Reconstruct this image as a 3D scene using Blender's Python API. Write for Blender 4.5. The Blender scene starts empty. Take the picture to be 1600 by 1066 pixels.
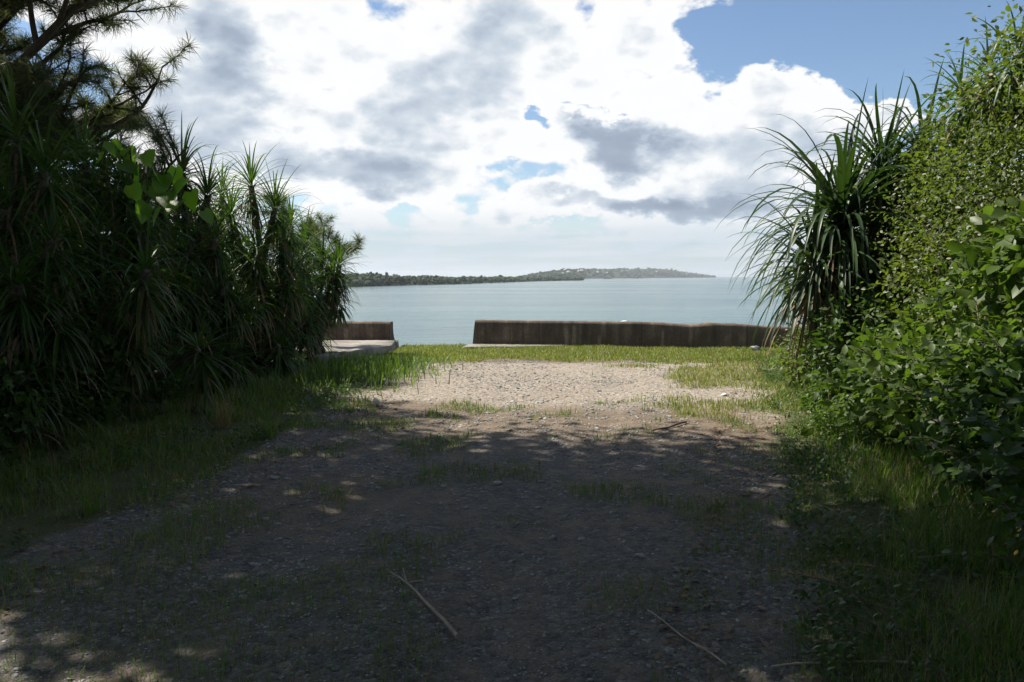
import bpy, math, random
import numpy as np
from mathutils import Vector, Matrix, Euler

random.seed(7)
RNG = np.random.default_rng(7)
R = math.radians
sc = bpy.context.scene
COL = sc.collection

# ------------------------------------------------------------------ camera, sky, sun, exposure
F_PX = 1244.0
PITCH = math.atan(101 / F_PX)
CAM_H = 1.65
cam = bpy.data.cameras.new('camera')
cam.lens = 36.0 * F_PX / 1600.0
cam.sensor_width = 36.0
cam.clip_start = 0.05
cam.clip_end = 200000
camo = bpy.data.objects.new('camera', cam)
camo.location = (0, 0, CAM_H)
camo.rotation_euler = (math.pi / 2 - PITCH, 0, 0)
COL.objects.link(camo)
sc.camera = camo

SUN_AZ = R(-60)      # left of the view direction (+Y)
SUN_EL = R(53)
vs = sc.view_settings
vs.view_transform = 'Standard'
vs.look = 'None'
vs.exposure = 0.80
vs.gamma = 1.0
vs.use_curve_mapping = False
cy = sc.cycles
cy.use_denoising = True
cy.use_adaptive_sampling = True
cy.adaptive_threshold = 0.02
cy.max_bounces = 8
cy.diffuse_bounces = 3
cy.glossy_bounces = 3
cy.transmission_bounces = 4
cy.transparent_max_bounces = 8
cy.caustics_reflective = False
cy.caustics_refractive = False

sun = bpy.data.lights.new('sun', 'SUN')
sun.energy = 5.0
sun.angle = R(0.5)
sun.color = (1.0, 0.93, 0.82)
suno = bpy.data.objects.new('sun', sun)
sd = Vector((math.sin(SUN_AZ) * math.cos(SUN_EL), math.cos(SUN_AZ) * math.cos(SUN_EL), math.sin(SUN_EL)))
suno.rotation_euler = sd.to_track_quat('Z', 'Y').to_euler()
COL.objects.link(suno)


class NT:
    """small helper to write node trees"""
    def __init__(self, tree):
        self.t = tree
        tree.nodes.clear()

    def n(self, typ, ins=None, **props):
        nd = self.t.nodes.new(typ)
        for k, v in props.items():
            setattr(nd, k, v)
        for k, v in (ins or {}).items():
            s = nd.inputs[k]
            if isinstance(v, bpy.types.NodeSocket):
                self.t.links.new(v, s)
            else:
                s.default_value = v
        return nd

    def math(self, op, a, b=0.0, c=0.0, clamp=False):
        return self.n('ShaderNodeMath', {0: a, 1: b, 2: c}, operation=op, use_clamp=clamp).outputs[0]

    def vec(self, op, a, b=(0, 0, 0)):
        return self.n('ShaderNodeVectorMath', {0: a, 1: b}, operation=op)

    def mapr(self, v, a, b, c=0.0, d=1.0, smooth=True):
        nd = self.n('ShaderNodeMapRange', {0: v, 1: a, 2: b, 3: c, 4: d})
        nd.interpolation_type = 'SMOOTHSTEP' if smooth else 'LINEAR'
        return nd.outputs[0]

    def noise(self, vec, scale, detail=5.0, rough=0.55, dist=0.0, out=0, dims='3D'):
        nd = self.n('ShaderNodeTexNoise', {'Scale': scale, 'Detail': detail, 'Roughness': rough, 'Distortion': dist}, noise_dimensions=dims)
        if vec is not None:
            self.t.links.new(vec, nd.inputs['Vector'])
        return nd.outputs[out]

    def mix(self, f, a, b, blend='MIX'):
        nd = self.n('ShaderNodeMix', data_type='RGBA', blend_type=blend)
        for i, v in ((0, f), (6, a), (7, b)):
            if isinstance(v, bpy.types.NodeSocket):
                self.t.links.new(v, nd.inputs[i])
            else:
                nd.inputs[i].default_value = v if i == 0 else (tuple(v) + (1.0,))[:4]
        return nd.outputs[2]

    def ramp(self, f, stops):
        nd = self.n('ShaderNodeValToRGB', {0: f})
        el = nd.color_ramp.elements
        while len(el) > 1:
            el.remove(el[-1])
        el[0].position = stops[0][0]
        el[0].color = tuple(stops[0][1]) + (1,)
        for p, c in stops[1:]:
            e = el.new(p)
            e.color = tuple(c) + (1,)
        return nd.outputs[0]


def azel(px, py):
    """direction of a photograph pixel as azimuth and elevation in degrees"""
    u, v = (px - 800) / F_PX, (533 - py) / F_PX
    y = math.cos(PITCH) + v * math.sin(PITCH)
    z = -math.sin(PITCH) + v * math.cos(PITCH)
    return math.degrees(math.atan2(u, y)), math.degrees(math.atan2(z, math.hypot(u, y)))


world = bpy.data.worlds.new('World')
sc.world = world
world.use_nodes = True
w = NT(world.node_tree)
sky = w.n('ShaderNodeTexSky', sky_type='NISHITA', sun_disc=False, sun_elevation=SUN_EL, sun_rotation=SUN_AZ)
sky.air_density = 1.0
sky.dust_density = 0.15
sky.ozone_density = 3.0
dirv = w.n('ShaderNodeTexCoord').outputs['Generated']
sp = w.n('ShaderNodeSeparateXYZ', {0: dirv})
DEG = 180 / math.pi
az = w.math('MULTIPLY', w.math('ARCTAN2', sp.outputs[0], sp.outputs[1]), DEG)
el = w.math('MULTIPLY', w.math('ARCSINE', sp.outputs[2]), DEG)
# flatten the noise toward the horizon as real cloud layers are
flat = w.vec('MULTIPLY', dirv, (1, 1, 1.7)).outputs[0]
pv = w.n('ShaderNodeCombineXYZ', {0: az, 1: el, 2: 0.0}).outputs[0]
wn = w.noise(flat, 5.5, 6.0, 0.6, out=1)
warp = w.vec('MULTIPLY', w.vec('SUBTRACT', wn, (0.5, 0.5, 0.5)).outputs[0], (15, 11, 0)).outputs[0]
vor = w.n('ShaderNodeTexVoronoi', {'Vector': w.vec('ADD', flat, w.vec('MULTIPLY', wn, (.06, .06, .06)).outputs[0]).outputs[0], 'Scale': 17.0}, feature='SMOOTH_F1')
vor.inputs['Smoothness'].default_value = 0.35
pw = w.vec('ADD', pv, warp).outputs[0]
fb = w.noise(flat, 4.2, 8.0, 0.58)
fb2 = w.noise(flat, 13.0, 6.0, 0.6)
T = w.math('ADD', 0.02, w.math('MULTIPLY', w.math('SUBTRACT', fb, 0.5), 1.1))
vor2 = w.n('ShaderNodeTexVoronoi', {'Vector': flat, 'Scale': 44.0}, feature='SMOOTH_F1')
vor2.inputs['Smoothness'].default_value = 0.3
T = w.math('ADD', T, w.math('MULTIPLY', w.math('SUBTRACT', fb2, 0.5), 0.42))
T = w.math('ADD', T, w.math('MULTIPLY', w.math('SUBTRACT', 0.36, vor.outputs['Distance']), 0.24))
T = w.math('ADD', T, w.math('MULTIPLY', w.math('SUBTRACT', 0.36, vor2.outputs['Distance']), 0.12))


def blob(px, py, rx, ry, wgt):
    """one cloud mass or gap: centre and radii in photograph pixels, turned into sky angles"""
    global T
    a, e = azel(px, py)
    k = DEG / F_PX
    d = w.vec('MULTIPLY', w.vec('SUBTRACT', pw, (a, e, 0)).outputs[0], (1 / (rx * k), 1 / (ry * k), 0)).outputs[0]
    ln = w.n('ShaderNodeVectorMath', {0: d}, operation='LENGTH').outputs['Value']
    T = w.math('ADD', T, w.mapr(ln, 1.25, 0.2, 0.0, wgt))


BLOBS = [
    (60, 20, 170, 90, 0.15),
    (640, 160, 620, 330, 0.16), (330, 60, 330, 200, 0.10), (1100, 260, 330, 130, 0.14),
    # gaps of blue sky
    (1420, 40, 330, 120, -0.75), (1560, 120, 160, 90, -0.50), (1400, 185, 90, 40, 0.30), (1030, 85, 100, 85, 0.20), (1165, 25, 90, 55, -0.28),
    (822, 188, 34, 20, -0.26), (905, 180, 36, 14, -0.26), (757, 275, 16, 20, -0.12), (600, 345, 60, 20, -0.12), (800, 265, 70, 40, 0.10),
    # white towers
    (1212, 125, 62, 80, 0.40), (1110, 190, 130, 70, 0.10), (1320, 160, 115, 60, 0.28),
    (520, 60, 170, 120, -0.08), (500, 200, 110, 70, -0.06), (640, 300, 90, 40, -0.02), (1010, 70, 90, 60, 0.02),
    (280, 50, 120, 60, -0.05), (1010, 180, 110, 60, -0.06),
    # grey thick masses
    (375, 90, 60, 80, 0.26), (290, 180, 120, 70, 0.28), (560, 285, 130, 50, 0.36), (430, 240, 110, 50, 0.22),
    (670, 190, 90, 70, 0.24), (770, 90, 140, 85, 0.22), (470, 90, 300, 180, 0.10), (700, 60, 200, 110, 0.06),
    (955, 230, 110, 52, 0.55), (930, 325, 230, 26, 0.40), (1170, 290, 120, 60, 0.30), (1090, 330, 110, 26, 0.25),
]
for b in BLOBS:
    blob(*b)
alpha = w.mapr(T, -0.03, 0.09)
# bright where thin, grey where thick (the sun stands behind them)
ccol = w.ramp(w.math('MULTIPLY', T, 1.0, clamp=True), [(0.0, (6.6, 7.0, 7.4)), (0.10, (7.9, 7.9, 7.9)), (0.26, (7.7, 7.8, 7.9)),
                                          (0.42, (4.9, 5.5, 6.2)), (0.62, (3.0, 3.6, 4.5)), (1.0, (1.95, 2.4, 3.1))])
base = w.mix(alpha, sky.outputs[0], ccol)
# thin pale layer low over the sea
strk = w.noise(w.vec('MULTIPLY', dirv, (3, 3, 46)).outputs[0], 1.6, 6.0, 0.55)
low = w.math('MULTIPLY', w.mapr(el, 5.2, 2.2), w.mapr(strk, 0.30, 0.72, 0.62, 1.0))
lowc = w.mix(w.mapr(strk, 0.40, 0.66), (3.9, 4.9, 5.8), (5.6, 6.1, 6.5))
base = w.mix(low, base, lowc)
bg = w.n('ShaderNodeBackground', {'Color': base, 'Strength': 0.073})
w.n('ShaderNodeOutputWorld', {'Surface': bg.outputs[0]})


# ------------------------------------------------------------------ helpers
def ray(px, py):
    u, v = (px - 800) / F_PX, (533 - py) / F_PX
    return Vector((u, math.cos(PITCH) + v * math.sin(PITCH), -math.sin(PITCH) + v * math.cos(PITCH)))


def at(px, py, y):
    """point seen at a photograph pixel that stands y metres ahead"""
    d = ray(px, py)
    return Vector((0, 0, CAM_H)) + d * (y / d.y)


def vnoise(x, y, seed=0):
    xi, yi = np.floor(x).astype(np.int64), np.floor(y).astype(np.int64)
    fx, fy = x - xi, y - yi
    fx, fy = fx * fx * (3 - 2 * fx), fy * fy * (3 - 2 * fy)

    def h(a, b):
        n = (a * 374761393 + b * 668265263 + seed * 974711) & 0x7fffffff
        n = ((n ^ (n >> 13)) * 1274126177) & 0x7fffffff
        return ((n ^ (n >> 16)) & 0xffff) / 65535.0
    return (h(xi, yi) * (1 - fx) + h(xi + 1, yi) * fx) * (1 - fy) + (h(xi, yi + 1) * (1 - fx) + h(xi + 1, yi + 1) * fx) * fy


def fbm(x, y, o=4, seed=0):
    s, a, t = 0, 1.0, 0
    for i in range(o):
        s = s + a * vnoise(x * 2 ** i, y * 2 ** i, seed + i)
        t += a
        a *= 0.5
    return s / t


def sstep(a, b, v):
    t = np.clip((v - a) / (b - a), 0, 1)
    return t * t * (3 - 2 * t)


class Geo:
    """collects vertices, triangles, quads and one random value per vertex; build() links ONE mesh object"""
    def __init__(self):
        self.v, self.f3, self.f4, self.r = [], [], [], []
        self.n = 0

    def add(self, v, f3=None, f4=None, rnd=None):
        v = np.asarray(v, float).reshape(-1, 3)
        self.v.append(v)
        if f3 is not None and len(f3):
            self.f3.append(np.asarray(f3, np.int64).reshape(-1, 3) + self.n)
        if f4 is not None and len(f4):
            self.f4.append(np.asarray(f4, np.int64).reshape(-1, 4) + self.n)
        self.r.append(np.broadcast_to(np.asarray(0.5 if rnd is None else rnd, float), (len(v),)))
        self.n += len(v)

    def inst(self, tv, tf, mats, pos, rnd=None):
        """template copied by N 3x3 matrices and positions"""
        tv = np.asarray(tv, float)
        N, k = len(pos), len(tv)
        v = np.einsum('nij,kj->nki', mats, tv) + pos[:, None, :]
        off = (np.arange(N) * k)[:, None, None]
        f3 = [f for f in tf if len(f) == 3]
        f4 = [f for f in tf if len(f) == 4]
        rr = None if rnd is None else np.repeat(rnd, k)
        self.add(v, (np.array(f3)[None] + off) if f3 else None, (np.array(f4)[None] + off) if f4 else None, rr)

    def mesh(self, name, mat, smooth=False):
        me = bpy.data.meshes.new(name)
        v = np.concatenate(self.v)
        f3 = np.concatenate(self.f3) if self.f3 else np.zeros((0, 3), np.int64)
        f4 = np.concatenate(self.f4) if self.f4 else np.zeros((0, 4), np.int64)
        me.vertices.add(len(v))
        me.vertices.foreach_set('co', v.astype(np.float32).ravel())
        nl = len(f3) * 3 + len(f4) * 4
        me.loops.add(nl)
        me.loops.foreach_set('vertex_index', np.concatenate([f3.ravel(), f4.ravel()]).astype(np.int32))
        me.polygons.add(len(f3) + len(f4))
        st = np.concatenate([np.arange(len(f3)) * 3, len(f3) * 3 + np.arange(len(f4)) * 4]).astype(np.int32)
        me.polygons.foreach_set('loop_start', st)
        if smooth:
            me.polygons.foreach_set('use_smooth', np.ones(len(st), bool))
        a = me.attributes.new('rnd', 'FLOAT', 'POINT')
        a.data.foreach_set('value', np.concatenate(self.r).astype(np.float32))
        me.update(calc_edges=True)
        me.validate()
        if mat:
            me.materials.append(mat)
        return me

    def build(self, name, mat, parent=None, smooth=False):
        o = bpy.data.objects.new(name, self.mesh(name, mat, smooth))
        COL.objects.link(o)
        if parent is not None:
            o.parent = parent
            o.matrix_parent_inverse = Matrix.Translation(-Vector(parent.location)) if parent.type == 'EMPTY' else Matrix()
        return o


def tag(o, label=None, cat=None, group=None, kind=None):
    for k, v in (('label', label), ('category', cat), ('group', group), ('kind', kind)):
        if v:
            o[k] = v
    return o


def thing(name, loc, label, cat, group=None):
    o = bpy.data.objects.new(name, None)
    o.empty_display_size = 0.1
    o.location = loc
    COL.objects.link(o)
    return tag(o, label, cat, group)


def tube(g, pts, rad, sides=6, rnd=0.5):
    pts = np.asarray(pts, float)
    n = len(pts)
    rad = np.broadcast_to(np.asarray(rad, float), (n,))
    tan = np.gradient(pts, axis=0)
    tan /= np.linalg.norm(tan, axis=1)[:, None] + 1e-9
    ref = np.array([0.31, 0.17, 0.93]) if abs(tan[0][2]) < 0.9 else np.array([1.0, 0.1, 0])
    a = np.cross(tan, ref)
    a /= np.linalg.norm(a, axis=1)[:, None] + 1e-9
    b = np.cross(tan, a)
    th = np.arange(sides) / sides * 2 * math.pi
    ring = pts[:, None, :] + rad[:, None, None] * (np.cos(th)[None, :, None] * a[:, None, :] + np.sin(th)[None, :, None] * b[:, None, :])
    f = []
    for i in range(n - 1):
        for j in range(sides):
            k = (j + 1) % sides
            f.append((i * sides + j, i * sides + k, (i + 1) * sides + k, (i + 1) * sides + j))
    v = np.concatenate([ring.reshape(-1, 3), pts[-1:]])
    t = [((n - 1) * sides + j, (n - 1) * sides + (j + 1) % sides, n * sides) for j in range(sides)]
    g.add(v, t, f, rnd)


def unit(a):
    return a / (np.linalg.norm(a, axis=-1, keepdims=True) + 1e-9)


def strips(g, base, d0, length, width, droop, S=6, fold=0.0, prof=None, rnd=None, roll=None):
    """N arching blades: start direction d0, pulled down by droop along the way; fold gives a V section"""
    N = len(base)
    length, width, droop = [np.broadcast_to(np.asarray(x, float), (N,)) for x in (length, width, droop)]
    d = unit(np.asarray(d0, float))
    side = np.cross(d, np.array([0, 0, 1.0]))
    bad = np.linalg.norm(side, axis=1) < 0.15
    ang = RNG.uniform(0, 2 * math.pi, N)
    side[bad] = np.stack([np.cos(ang), np.sin(ang), 0 * ang], 1)[bad]
    side = unit(side)
    if roll is not None:
        up = np.cross(side, d)
        side = unit(side * np.cos(roll)[:, None] + up * np.sin(roll)[:, None])
    p = np.asarray(base, float).copy()
    rows = []
    for k in range(S + 1):
        t = k / S
        wd = width * (prof(t) if prof else (1 - t) ** 0.7)
        nrm = np.cross(side, d)
        if fold:
            rows.append(np.stack([p - side * wd[:, None] / 2 + nrm * (fold * wd)[:, None], p, p + side * wd[:, None] / 2 + nrm * (fold * wd)[:, None]], 1))
        else:
            rows.append(np.stack([p - side * wd[:, None] / 2, p + side * wd[:, None] / 2], 1))
        if k < S:
            p = p + d * (length / S)[:, None]
            d = d.copy()
            d[:, 2] -= droop * (0.4 + 1.2 * t) / S
            d = unit(d)
            side = unit(side - d * np.sum(side * d, axis=1)[:, None])
    c = 3 if fold else 2
    v = np.stack(rows, 1)                      # N, S+1, c, 3
    f = []
    for k in range(S):
        for j in range(c - 1):
            f.append((k * c + j, k * c + j + 1, (k + 1) * c + j + 1, (k + 1) * c + j))
    f = np.array(f)
    off = (np.arange(N) * (S + 1) * c)[:, None, None]
    g.add(v, None, f[None] + off, np.repeat(RNG.random(N) if rnd is None else rnd, (S + 1) * c))


def frames(d, up, scale):
    """N rotation matrices: x axis along d, z axis near up"""
    d = unit(d)
    y = unit(np.cross(up, d))
    z = np.cross(d, y)
    return np.stack([d, y, z], 2) * np.asarray(scale)[:, None, None]


def rand_dirs(n, rng=None):
    v = (rng or RNG).normal(size=(n, 3))
    return unit(v)


# broad leaf: x along the midrib, folded a little, tip bent down
LEAF_V = [(0, 0, 0), (.30, .25, .05), (.66, .22, .03), (1, 0, -.10), (.66, -.22, .03), (.30, -.25, .05), (.33, 0, 0), (.68, 0, -.03)]
LEAF_F = [(0, 6, 1), (0, 5, 6), (1, 6, 7, 2), (6, 5, 4, 7), (2, 7, 3), (7, 4, 3)]


# ------------------------------------------------------------------ materials
def new_mat(name):
    m = bpy.data.materials.new(name)
    m.use_nodes = True
    return m, NT(m.node_tree)


def leaf_mat(name, dark, light, rough=0.45, trans=0.35, tcol=None, spec=0.5):
    m, t = new_mat(name)
    at_ = t.n('ShaderNodeAttribute', attribute_name='rnd').outputs['Fac']
    oi = t.n('ShaderNodeObjectInfo').outputs['Random']
    k = t.math('FRACT', t.math('ADD', at_, t.math('MULTIPLY', oi, 0.37)))
    pos = t.n('ShaderNodeNewGeometry').outputs['Position']
    nz = t.noise(pos, 1.3, 3.0)
    f = t.math('ADD', t.math('MULTIPLY', k, 0.65), t.math('MULTIPLY', t.mapr(nz, .3, .7), 0.35))
    c = t.mix(f, dark, light)
    b = t.n('ShaderNodeBsdfPrincipled', {'Base Color': c, 'Roughness': rough, 'Specular IOR Level': spec})
    tc = t.mix(1.0, c, tcol or (2.0, 2.3, 0.7), 'MULTIPLY')
    tr = t.n('ShaderNodeBsdfTranslucent', {'Color': tc})
    mx = t.n('ShaderNodeMixShader', {0: trans, 1: b.outputs[0], 2: tr.outputs[0]})
    t.n('ShaderNodeOutputMaterial', {'Surface': mx.outputs[0]})
    return m


M = {}
M['pandanus'] = leaf_mat('pandanus_leaf', (.028, .056, .016), (.066, .115, .028), 0.40, 0.30, spec=.35)
M['pandanus_grey'] = leaf_mat('pandanus_leaf_bluish', (.022, .044, .018), (.050, .085, .032), 0.42, 0.20, spec=.32)
M['dead'] = leaf_mat('dead_leaf', (.12, .075, .04), (.26, .18, .10), 0.7, 0.15, (1.2, 1.0, .7))
M['needle'] = leaf_mat('casuarina_needle', (.060, .075, .036), (.120, .135, .066), 0.6, 0.42, (1.5, 1.6, .9))
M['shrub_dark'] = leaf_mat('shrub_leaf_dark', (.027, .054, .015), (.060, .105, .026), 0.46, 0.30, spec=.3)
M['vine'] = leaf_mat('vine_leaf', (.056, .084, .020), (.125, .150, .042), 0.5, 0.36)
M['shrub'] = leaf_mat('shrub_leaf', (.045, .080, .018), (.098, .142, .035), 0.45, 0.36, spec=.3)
M['creeper'] = leaf_mat('creeper_leaf', (.050, .090, .020), (.100, .150, .036), 0.46, 0.36, spec=.3)
M['bigleaf'] = leaf_mat('heart_leaf', (.075, .150, .020), (.100, .180, .028), 0.45, 0.50, (2.2, 2.6, .4))
M['grass'] = leaf_mat('grass_blade', (.050, .100, .022), (.125, .170, .045), 0.5, 0.38)
M['drygrass'] = leaf_mat('dry_grass', (.20, .15, .07), (.36, .29, .15), 0.6, 0.3, (1.3, 1.2, .8))
M['lawn'] = leaf_mat('sunny_lawn', (.120, .165, .030), (.235, .255, .070), 0.5, 0.38, (1.6, 1.7, .7))
M['forest'] = leaf_mat('far_forest', (.022, .040, .020), (.050, .075, .032), 0.8, 0.0, spec=0.1)
M['flower'] = leaf_mat('yellow_petal', (.75, .42, .02), (.85, .55, .04), 0.5, 0.3, (1.1, 1.0, .5))


def rough_mat(name, c1, c2, scale=6.0, rough=0.85, bump=0.3, detail=8.0, spec=0.3, stretch=(1, 1, 1)):
    m, t = new_mat(name)
    pos = t.n('ShaderNodeTexCoord').outputs['Object']
    pos = t.vec('MULTIPLY', pos, stretch).outputs[0]
    rr = t.n('ShaderNodeAttribute', attribute_name='rnd').outputs['Fac']
    oi = t.n('ShaderNodeObjectInfo').outputs['Random']
    n1 = t.noise(pos, scale, detail, 0.6)
    n2 = t.noise(pos, scale * 7, 5.0, 0.6)
    f = t.math('ADD', t.mapr(n1, .3, .7), t.math('MULTIPLY', t.math('SUBTRACT', t.math('FRACT', t.math('ADD', rr, oi)), 0.5), 0.5), clamp=True)
    c = t.mix(f, c1, c2)
    bp = t.n('ShaderNodeBump', {'Height': n2, 'Strength': bump, 'Distance': 0.02})
    b = t.n('ShaderNodeBsdfPrincipled', {'Base Color': c, 'Roughness': rough, 'Normal': bp.outputs[0], 'Specular IOR Level': spec})
    t.n('ShaderNodeOutputMaterial', {'Surface': b.outputs[0]})
    return m


M['bark'] = rough_mat('bark', (.045, .036, .030), (.13, .105, .085), 9.0, 0.9, 0.6, stretch=(1, 1, .35))
M['stem'] = rough_mat('green_brown_stem', (.07, .065, .035), (.15, .12, .07), 12.0, 0.8, 0.4)
M['stone'] = rough_mat('slate_stone', (.125, .127, .126), (.37, .365, .35), 3.0, 0.75, 0.4)
M['dry_wood'] = rough_mat('bleached_stalk', (.26, .21, .14), (.46, .39, .28), 14.0, 0.8, 0.3)
M['plastic'] = rough_mat('white_litter', (.72, .72, .70), (.86, .86, .85), 30.0, 0.5, 0.2)
M['trash_dark'] = rough_mat('grey_litter', (.12, .13, .12), (.45, .46, .44), 22.0, 0.6, 0.3)
M['house'] = rough_mat('white_render', (.42, .42, .40), (.62, .61, .58), 0.2, 0.8, 0.0)
M['rock'] = rough_mat('coast_rock', (.05, .05, .04), (.14, .13, .10), 0.3, 0.9, 0.3)


def ground_material():
    m, t = new_mat('gravel_ground')
    pos = t.n('ShaderNodeNewGeometry').outputs['Position']
    veg = t.n('ShaderNodeAttribute', attribute_name='veg').outputs['Fac']
    soil = t.n('ShaderNodeAttribute', attribute_name='soil').outputs['Fac']
    n_big = t.noise(pos, 0.7, 6.0, 0.6)
    n_mid = t.noise(pos, 5.0, 6.0, 0.65)
    n_fine = t.noise(pos, 60.0, 4.0, 0.7)
    v1 = t.n('ShaderNodeTexVoronoi', {'Vector': pos, 'Scale': 26.0})
    v2 = t.n('ShaderNodeTexVoronoi', {'Vector': pos, 'Scale': 70.0})
    cell = t.n('ShaderNodeSeparateColor', {0: v1.outputs['Color']})
    cell2 = t.n('ShaderNodeSeparateColor', {0: v2.outputs['Color']})
    grav = t.ramp(t.math('ADD', t.math('MULTIPLY', cell.outputs[0], 0.5), t.math('MULTIPLY', cell2.outputs[0], 0.5)),
                  [(0.1, (.135, .113, .090)), (0.45, (.25, .214, .170)), (0.75, (.34, .294, .238)), (1.0, (.48, .45, .40))])
    near_shade_g = t.ramp(t.math('ADD', t.math('MULTIPLY', cell.outputs[0], 0.5), t.math('MULTIPLY', cell2.outputs[0], 0.5)),
                    [(0.1, (.050, .046, .042)), (0.45, (.100, .095, .088)), (0.8, (.160, .155, .148)), (1.0, (.32, .315, .30))])  # near gravel: darker stone, with part of the tree shade put into its colour
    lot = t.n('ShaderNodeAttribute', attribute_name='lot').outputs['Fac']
    grav = t.mix(t.mapr(t.math('ADD', lot, t.math('MULTIPLY', t.math('SUBTRACT', n_mid, .5), .5)), .25, .75), near_shade_g, grav)
    dirt = t.mix(t.mapr(n_mid, .3, .7), (.100, .075, .052), (.195, .150, .105))
    f = t.math('ADD', soil, t.math('MULTIPLY', t.math('SUBTRACT', n_mid, 0.5), 1.1), clamp=True)
    f = t.mapr(f, 0.25, 0.75)
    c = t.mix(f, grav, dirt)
    c = t.mix(t.math('MULTIPLY', t.mapr(n_big, .4, .7), 0.25), c, (.15, .12, .09))
    turf = t.mix(t.mapr(n_fine, .3, .7), (.045, .055, .020), (.105, .105, .045))
    vf = t.mapr(t.math('ADD', veg, t.math('MULTIPLY', t.math('SUBTRACT', n_mid, 0.5), 0.8)), 0.3, 0.8)
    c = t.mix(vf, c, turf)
    h = t.math('ADD', t.math('MULTIPLY', v1.outputs['Distance'], -0.6), t.math('MULTIPLY', v2.outputs['Distance'], -0.3))
    h = t.math('ADD', h, t.math('MULTIPLY', n_fine, 0.35))
    bp = t.n('ShaderNodeBump', {'Height': h, 'Strength': 0.75, 'Distance': 0.025})
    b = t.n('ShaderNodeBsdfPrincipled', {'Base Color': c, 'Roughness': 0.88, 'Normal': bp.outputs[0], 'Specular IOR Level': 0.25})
    t.n('ShaderNodeOutputMaterial', {'Surface': b.outputs[0]})
    return m


M['ground'] = ground_material()


def concrete_material(name, dark, mid, pale, streak=True):
    m, t = new_mat(name)
    pos = t.n('ShaderNodeNewGeometry').outputs['Position']
    n1 = t.noise(pos, 2.2, 7.0, 0.65)
    n2 = t.noise(pos, 22.0, 6.0, 0.65)
    st = t.noise(t.vec('MULTIPLY', pos, (7.0, 2.0, 0.55)).outputs[0], 1.0, 6.0, 0.6)
    st2 = t.noise(t.vec('MULTIPLY', pos, (2.3, 1.0, 0.25)).outputs[0], 1.0, 4.0, 0.6)
    f = t.math('ADD', t.math('MULTIPLY', st, 0.55), t.math('MULTIPLY', n1, 0.45)) if streak else n1
    c = t.ramp(f, [(0.34, dark), (0.52, mid), (0.70, pale)])
    if streak:   # lime runs and a paler foot
        c = t.mix(t.math('MULTIPLY', t.mapr(st2, 0.60, 0.72), 0.55), c, pale)
        z = t.n('ShaderNodeSeparateXYZ', {0: pos}).outputs[2]
        c = t.mix(t.math('MULTIPLY', t.mapr(t.math('ADD', z, t.math('MULTIPLY', st, 0.25)), 0.34, 0.16), 0.45), c, mid)
    if streak:
        xyz = t.n('ShaderNodeSeparateXYZ', {0: pos})
        wob = t.math('ADD', xyz.outputs[0], t.math('MULTIPLY', t.math('SUBTRACT', st, .5), .22))
        for xc, hw_, zt in ((1.28, .05, .50), (1.44, .07, .56), (2.06, .05, .30), (-3.9, .06, .5), (3.5, .04, .45)):
            dx = t.math('ABSOLUTE', t.math('SUBTRACT', wob, xc))
            run = t.math('MULTIPLY', t.mapr(dx, hw_ * 1.3, hw_ * .4), t.mapr(xyz.outputs[2], zt, zt - .12))
            c = t.mix(t.math('MULTIPLY', run, .75), c, pale)
        jn = t.math('ABSOLUTE', t.math('SUBTRACT', t.math('FRACT', t.math('MULTIPLY', t.math('ADD', xyz.outputs[0], .55), .42)), .5))
        c = t.mix(t.math('MULTIPLY', t.mapr(jn, .006, .003), .8), c, dark)
    c = t.mix(t.math('MULTIPLY', t.mapr(n2, .35, .65), 0.35), c, dark)
    bp = t.n('ShaderNodeBump', {'Height': n2, 'Strength': 0.5, 'Distance': 0.015})
    b = t.n('ShaderNodeBsdfPrincipled', {'Base Color': c, 'Roughness': 0.9, 'Normal': bp.outputs[0], 'Specular IOR Level': 0.25})
    t.n('ShaderNodeOutputMaterial', {'Surface': b.outputs[0]})
    return m


M['seawall'] = concrete_material('stained_concrete', (.055, .043, .035), (.150, .115, .088), (.36, .29, .22))
M['slab'] = concrete_material('weathered_concrete', (.15, .135, .115), (.255, .235, .205), (.37, .35, .315), False)


def water_material():
    m, t = new_mat('sea_water')
    pos = t.n('ShaderNodeNewGeometry').outputs['Position']
    big = t.noise(t.vec('MULTIPLY', pos, (.004, .012, 0)).outputs[0], 1.0, 4.0, 0.5)
    c = t.mix(t.mapr(big, .35, .65), (.036, .082, .090), (.062, .124, .124))
    n1 = t.noise(t.vec('MULTIPLY', pos, (.55, 1.0, 0)).outputs[0], 0.9, 5.0, 0.6)
    n2 = t.noise(t.vec('MULTIPLY', pos, (.06, .16, 0)).outputs[0], 1.0, 4.0, 0.6)
    h = t.math('ADD', t.math('MULTIPLY', n1, 0.35), t.math('MULTIPLY', n2, 1.2))
    bp = t.n('ShaderNodeBump', {'Height': h, 'Strength': 0.8, 'Distance': 0.6})
    b = t.n('ShaderNodeBsdfPrincipled', {'Base Color': c, 'Roughness': t.mapr(t.noise(t.vec('MULTIPLY', pos, (.004, .014, 0)).outputs[0], 1.0, 5.0, 0.6), .30, .70, .14, .24), 'IOR': 1.33, 'Normal': bp.outputs[0]})
    t.n('ShaderNodeOutputMaterial', {'Surface': b.outputs[0]})
    return m


M['water'] = water_material()

# ------------------------------------------------------------------ the ground
XR = np.array([(-30, 1.0), (0, .75), (3.5, 1.15), (7, 2.3), (9.8, 3.05), (13, 4.0), (15.2, 4.3), (16, 1.5), (17, 0.5), (30, 0)])
XL = np.array([(-30, -3.3), (0, -3.2), (3.3, -3.0), (5, -2.7), (8, -2.25), (12.2, -2.05), (14.2, -1.7), (15.4, -0.9), (16, 0.0), (30, 0)])


def lane_r(y):
    return np.interp(y, XR[:, 0], XR[:, 1])


def lane_l(y):
    return np.interp(y, XL[:, 0], XL[:, 1])


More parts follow.
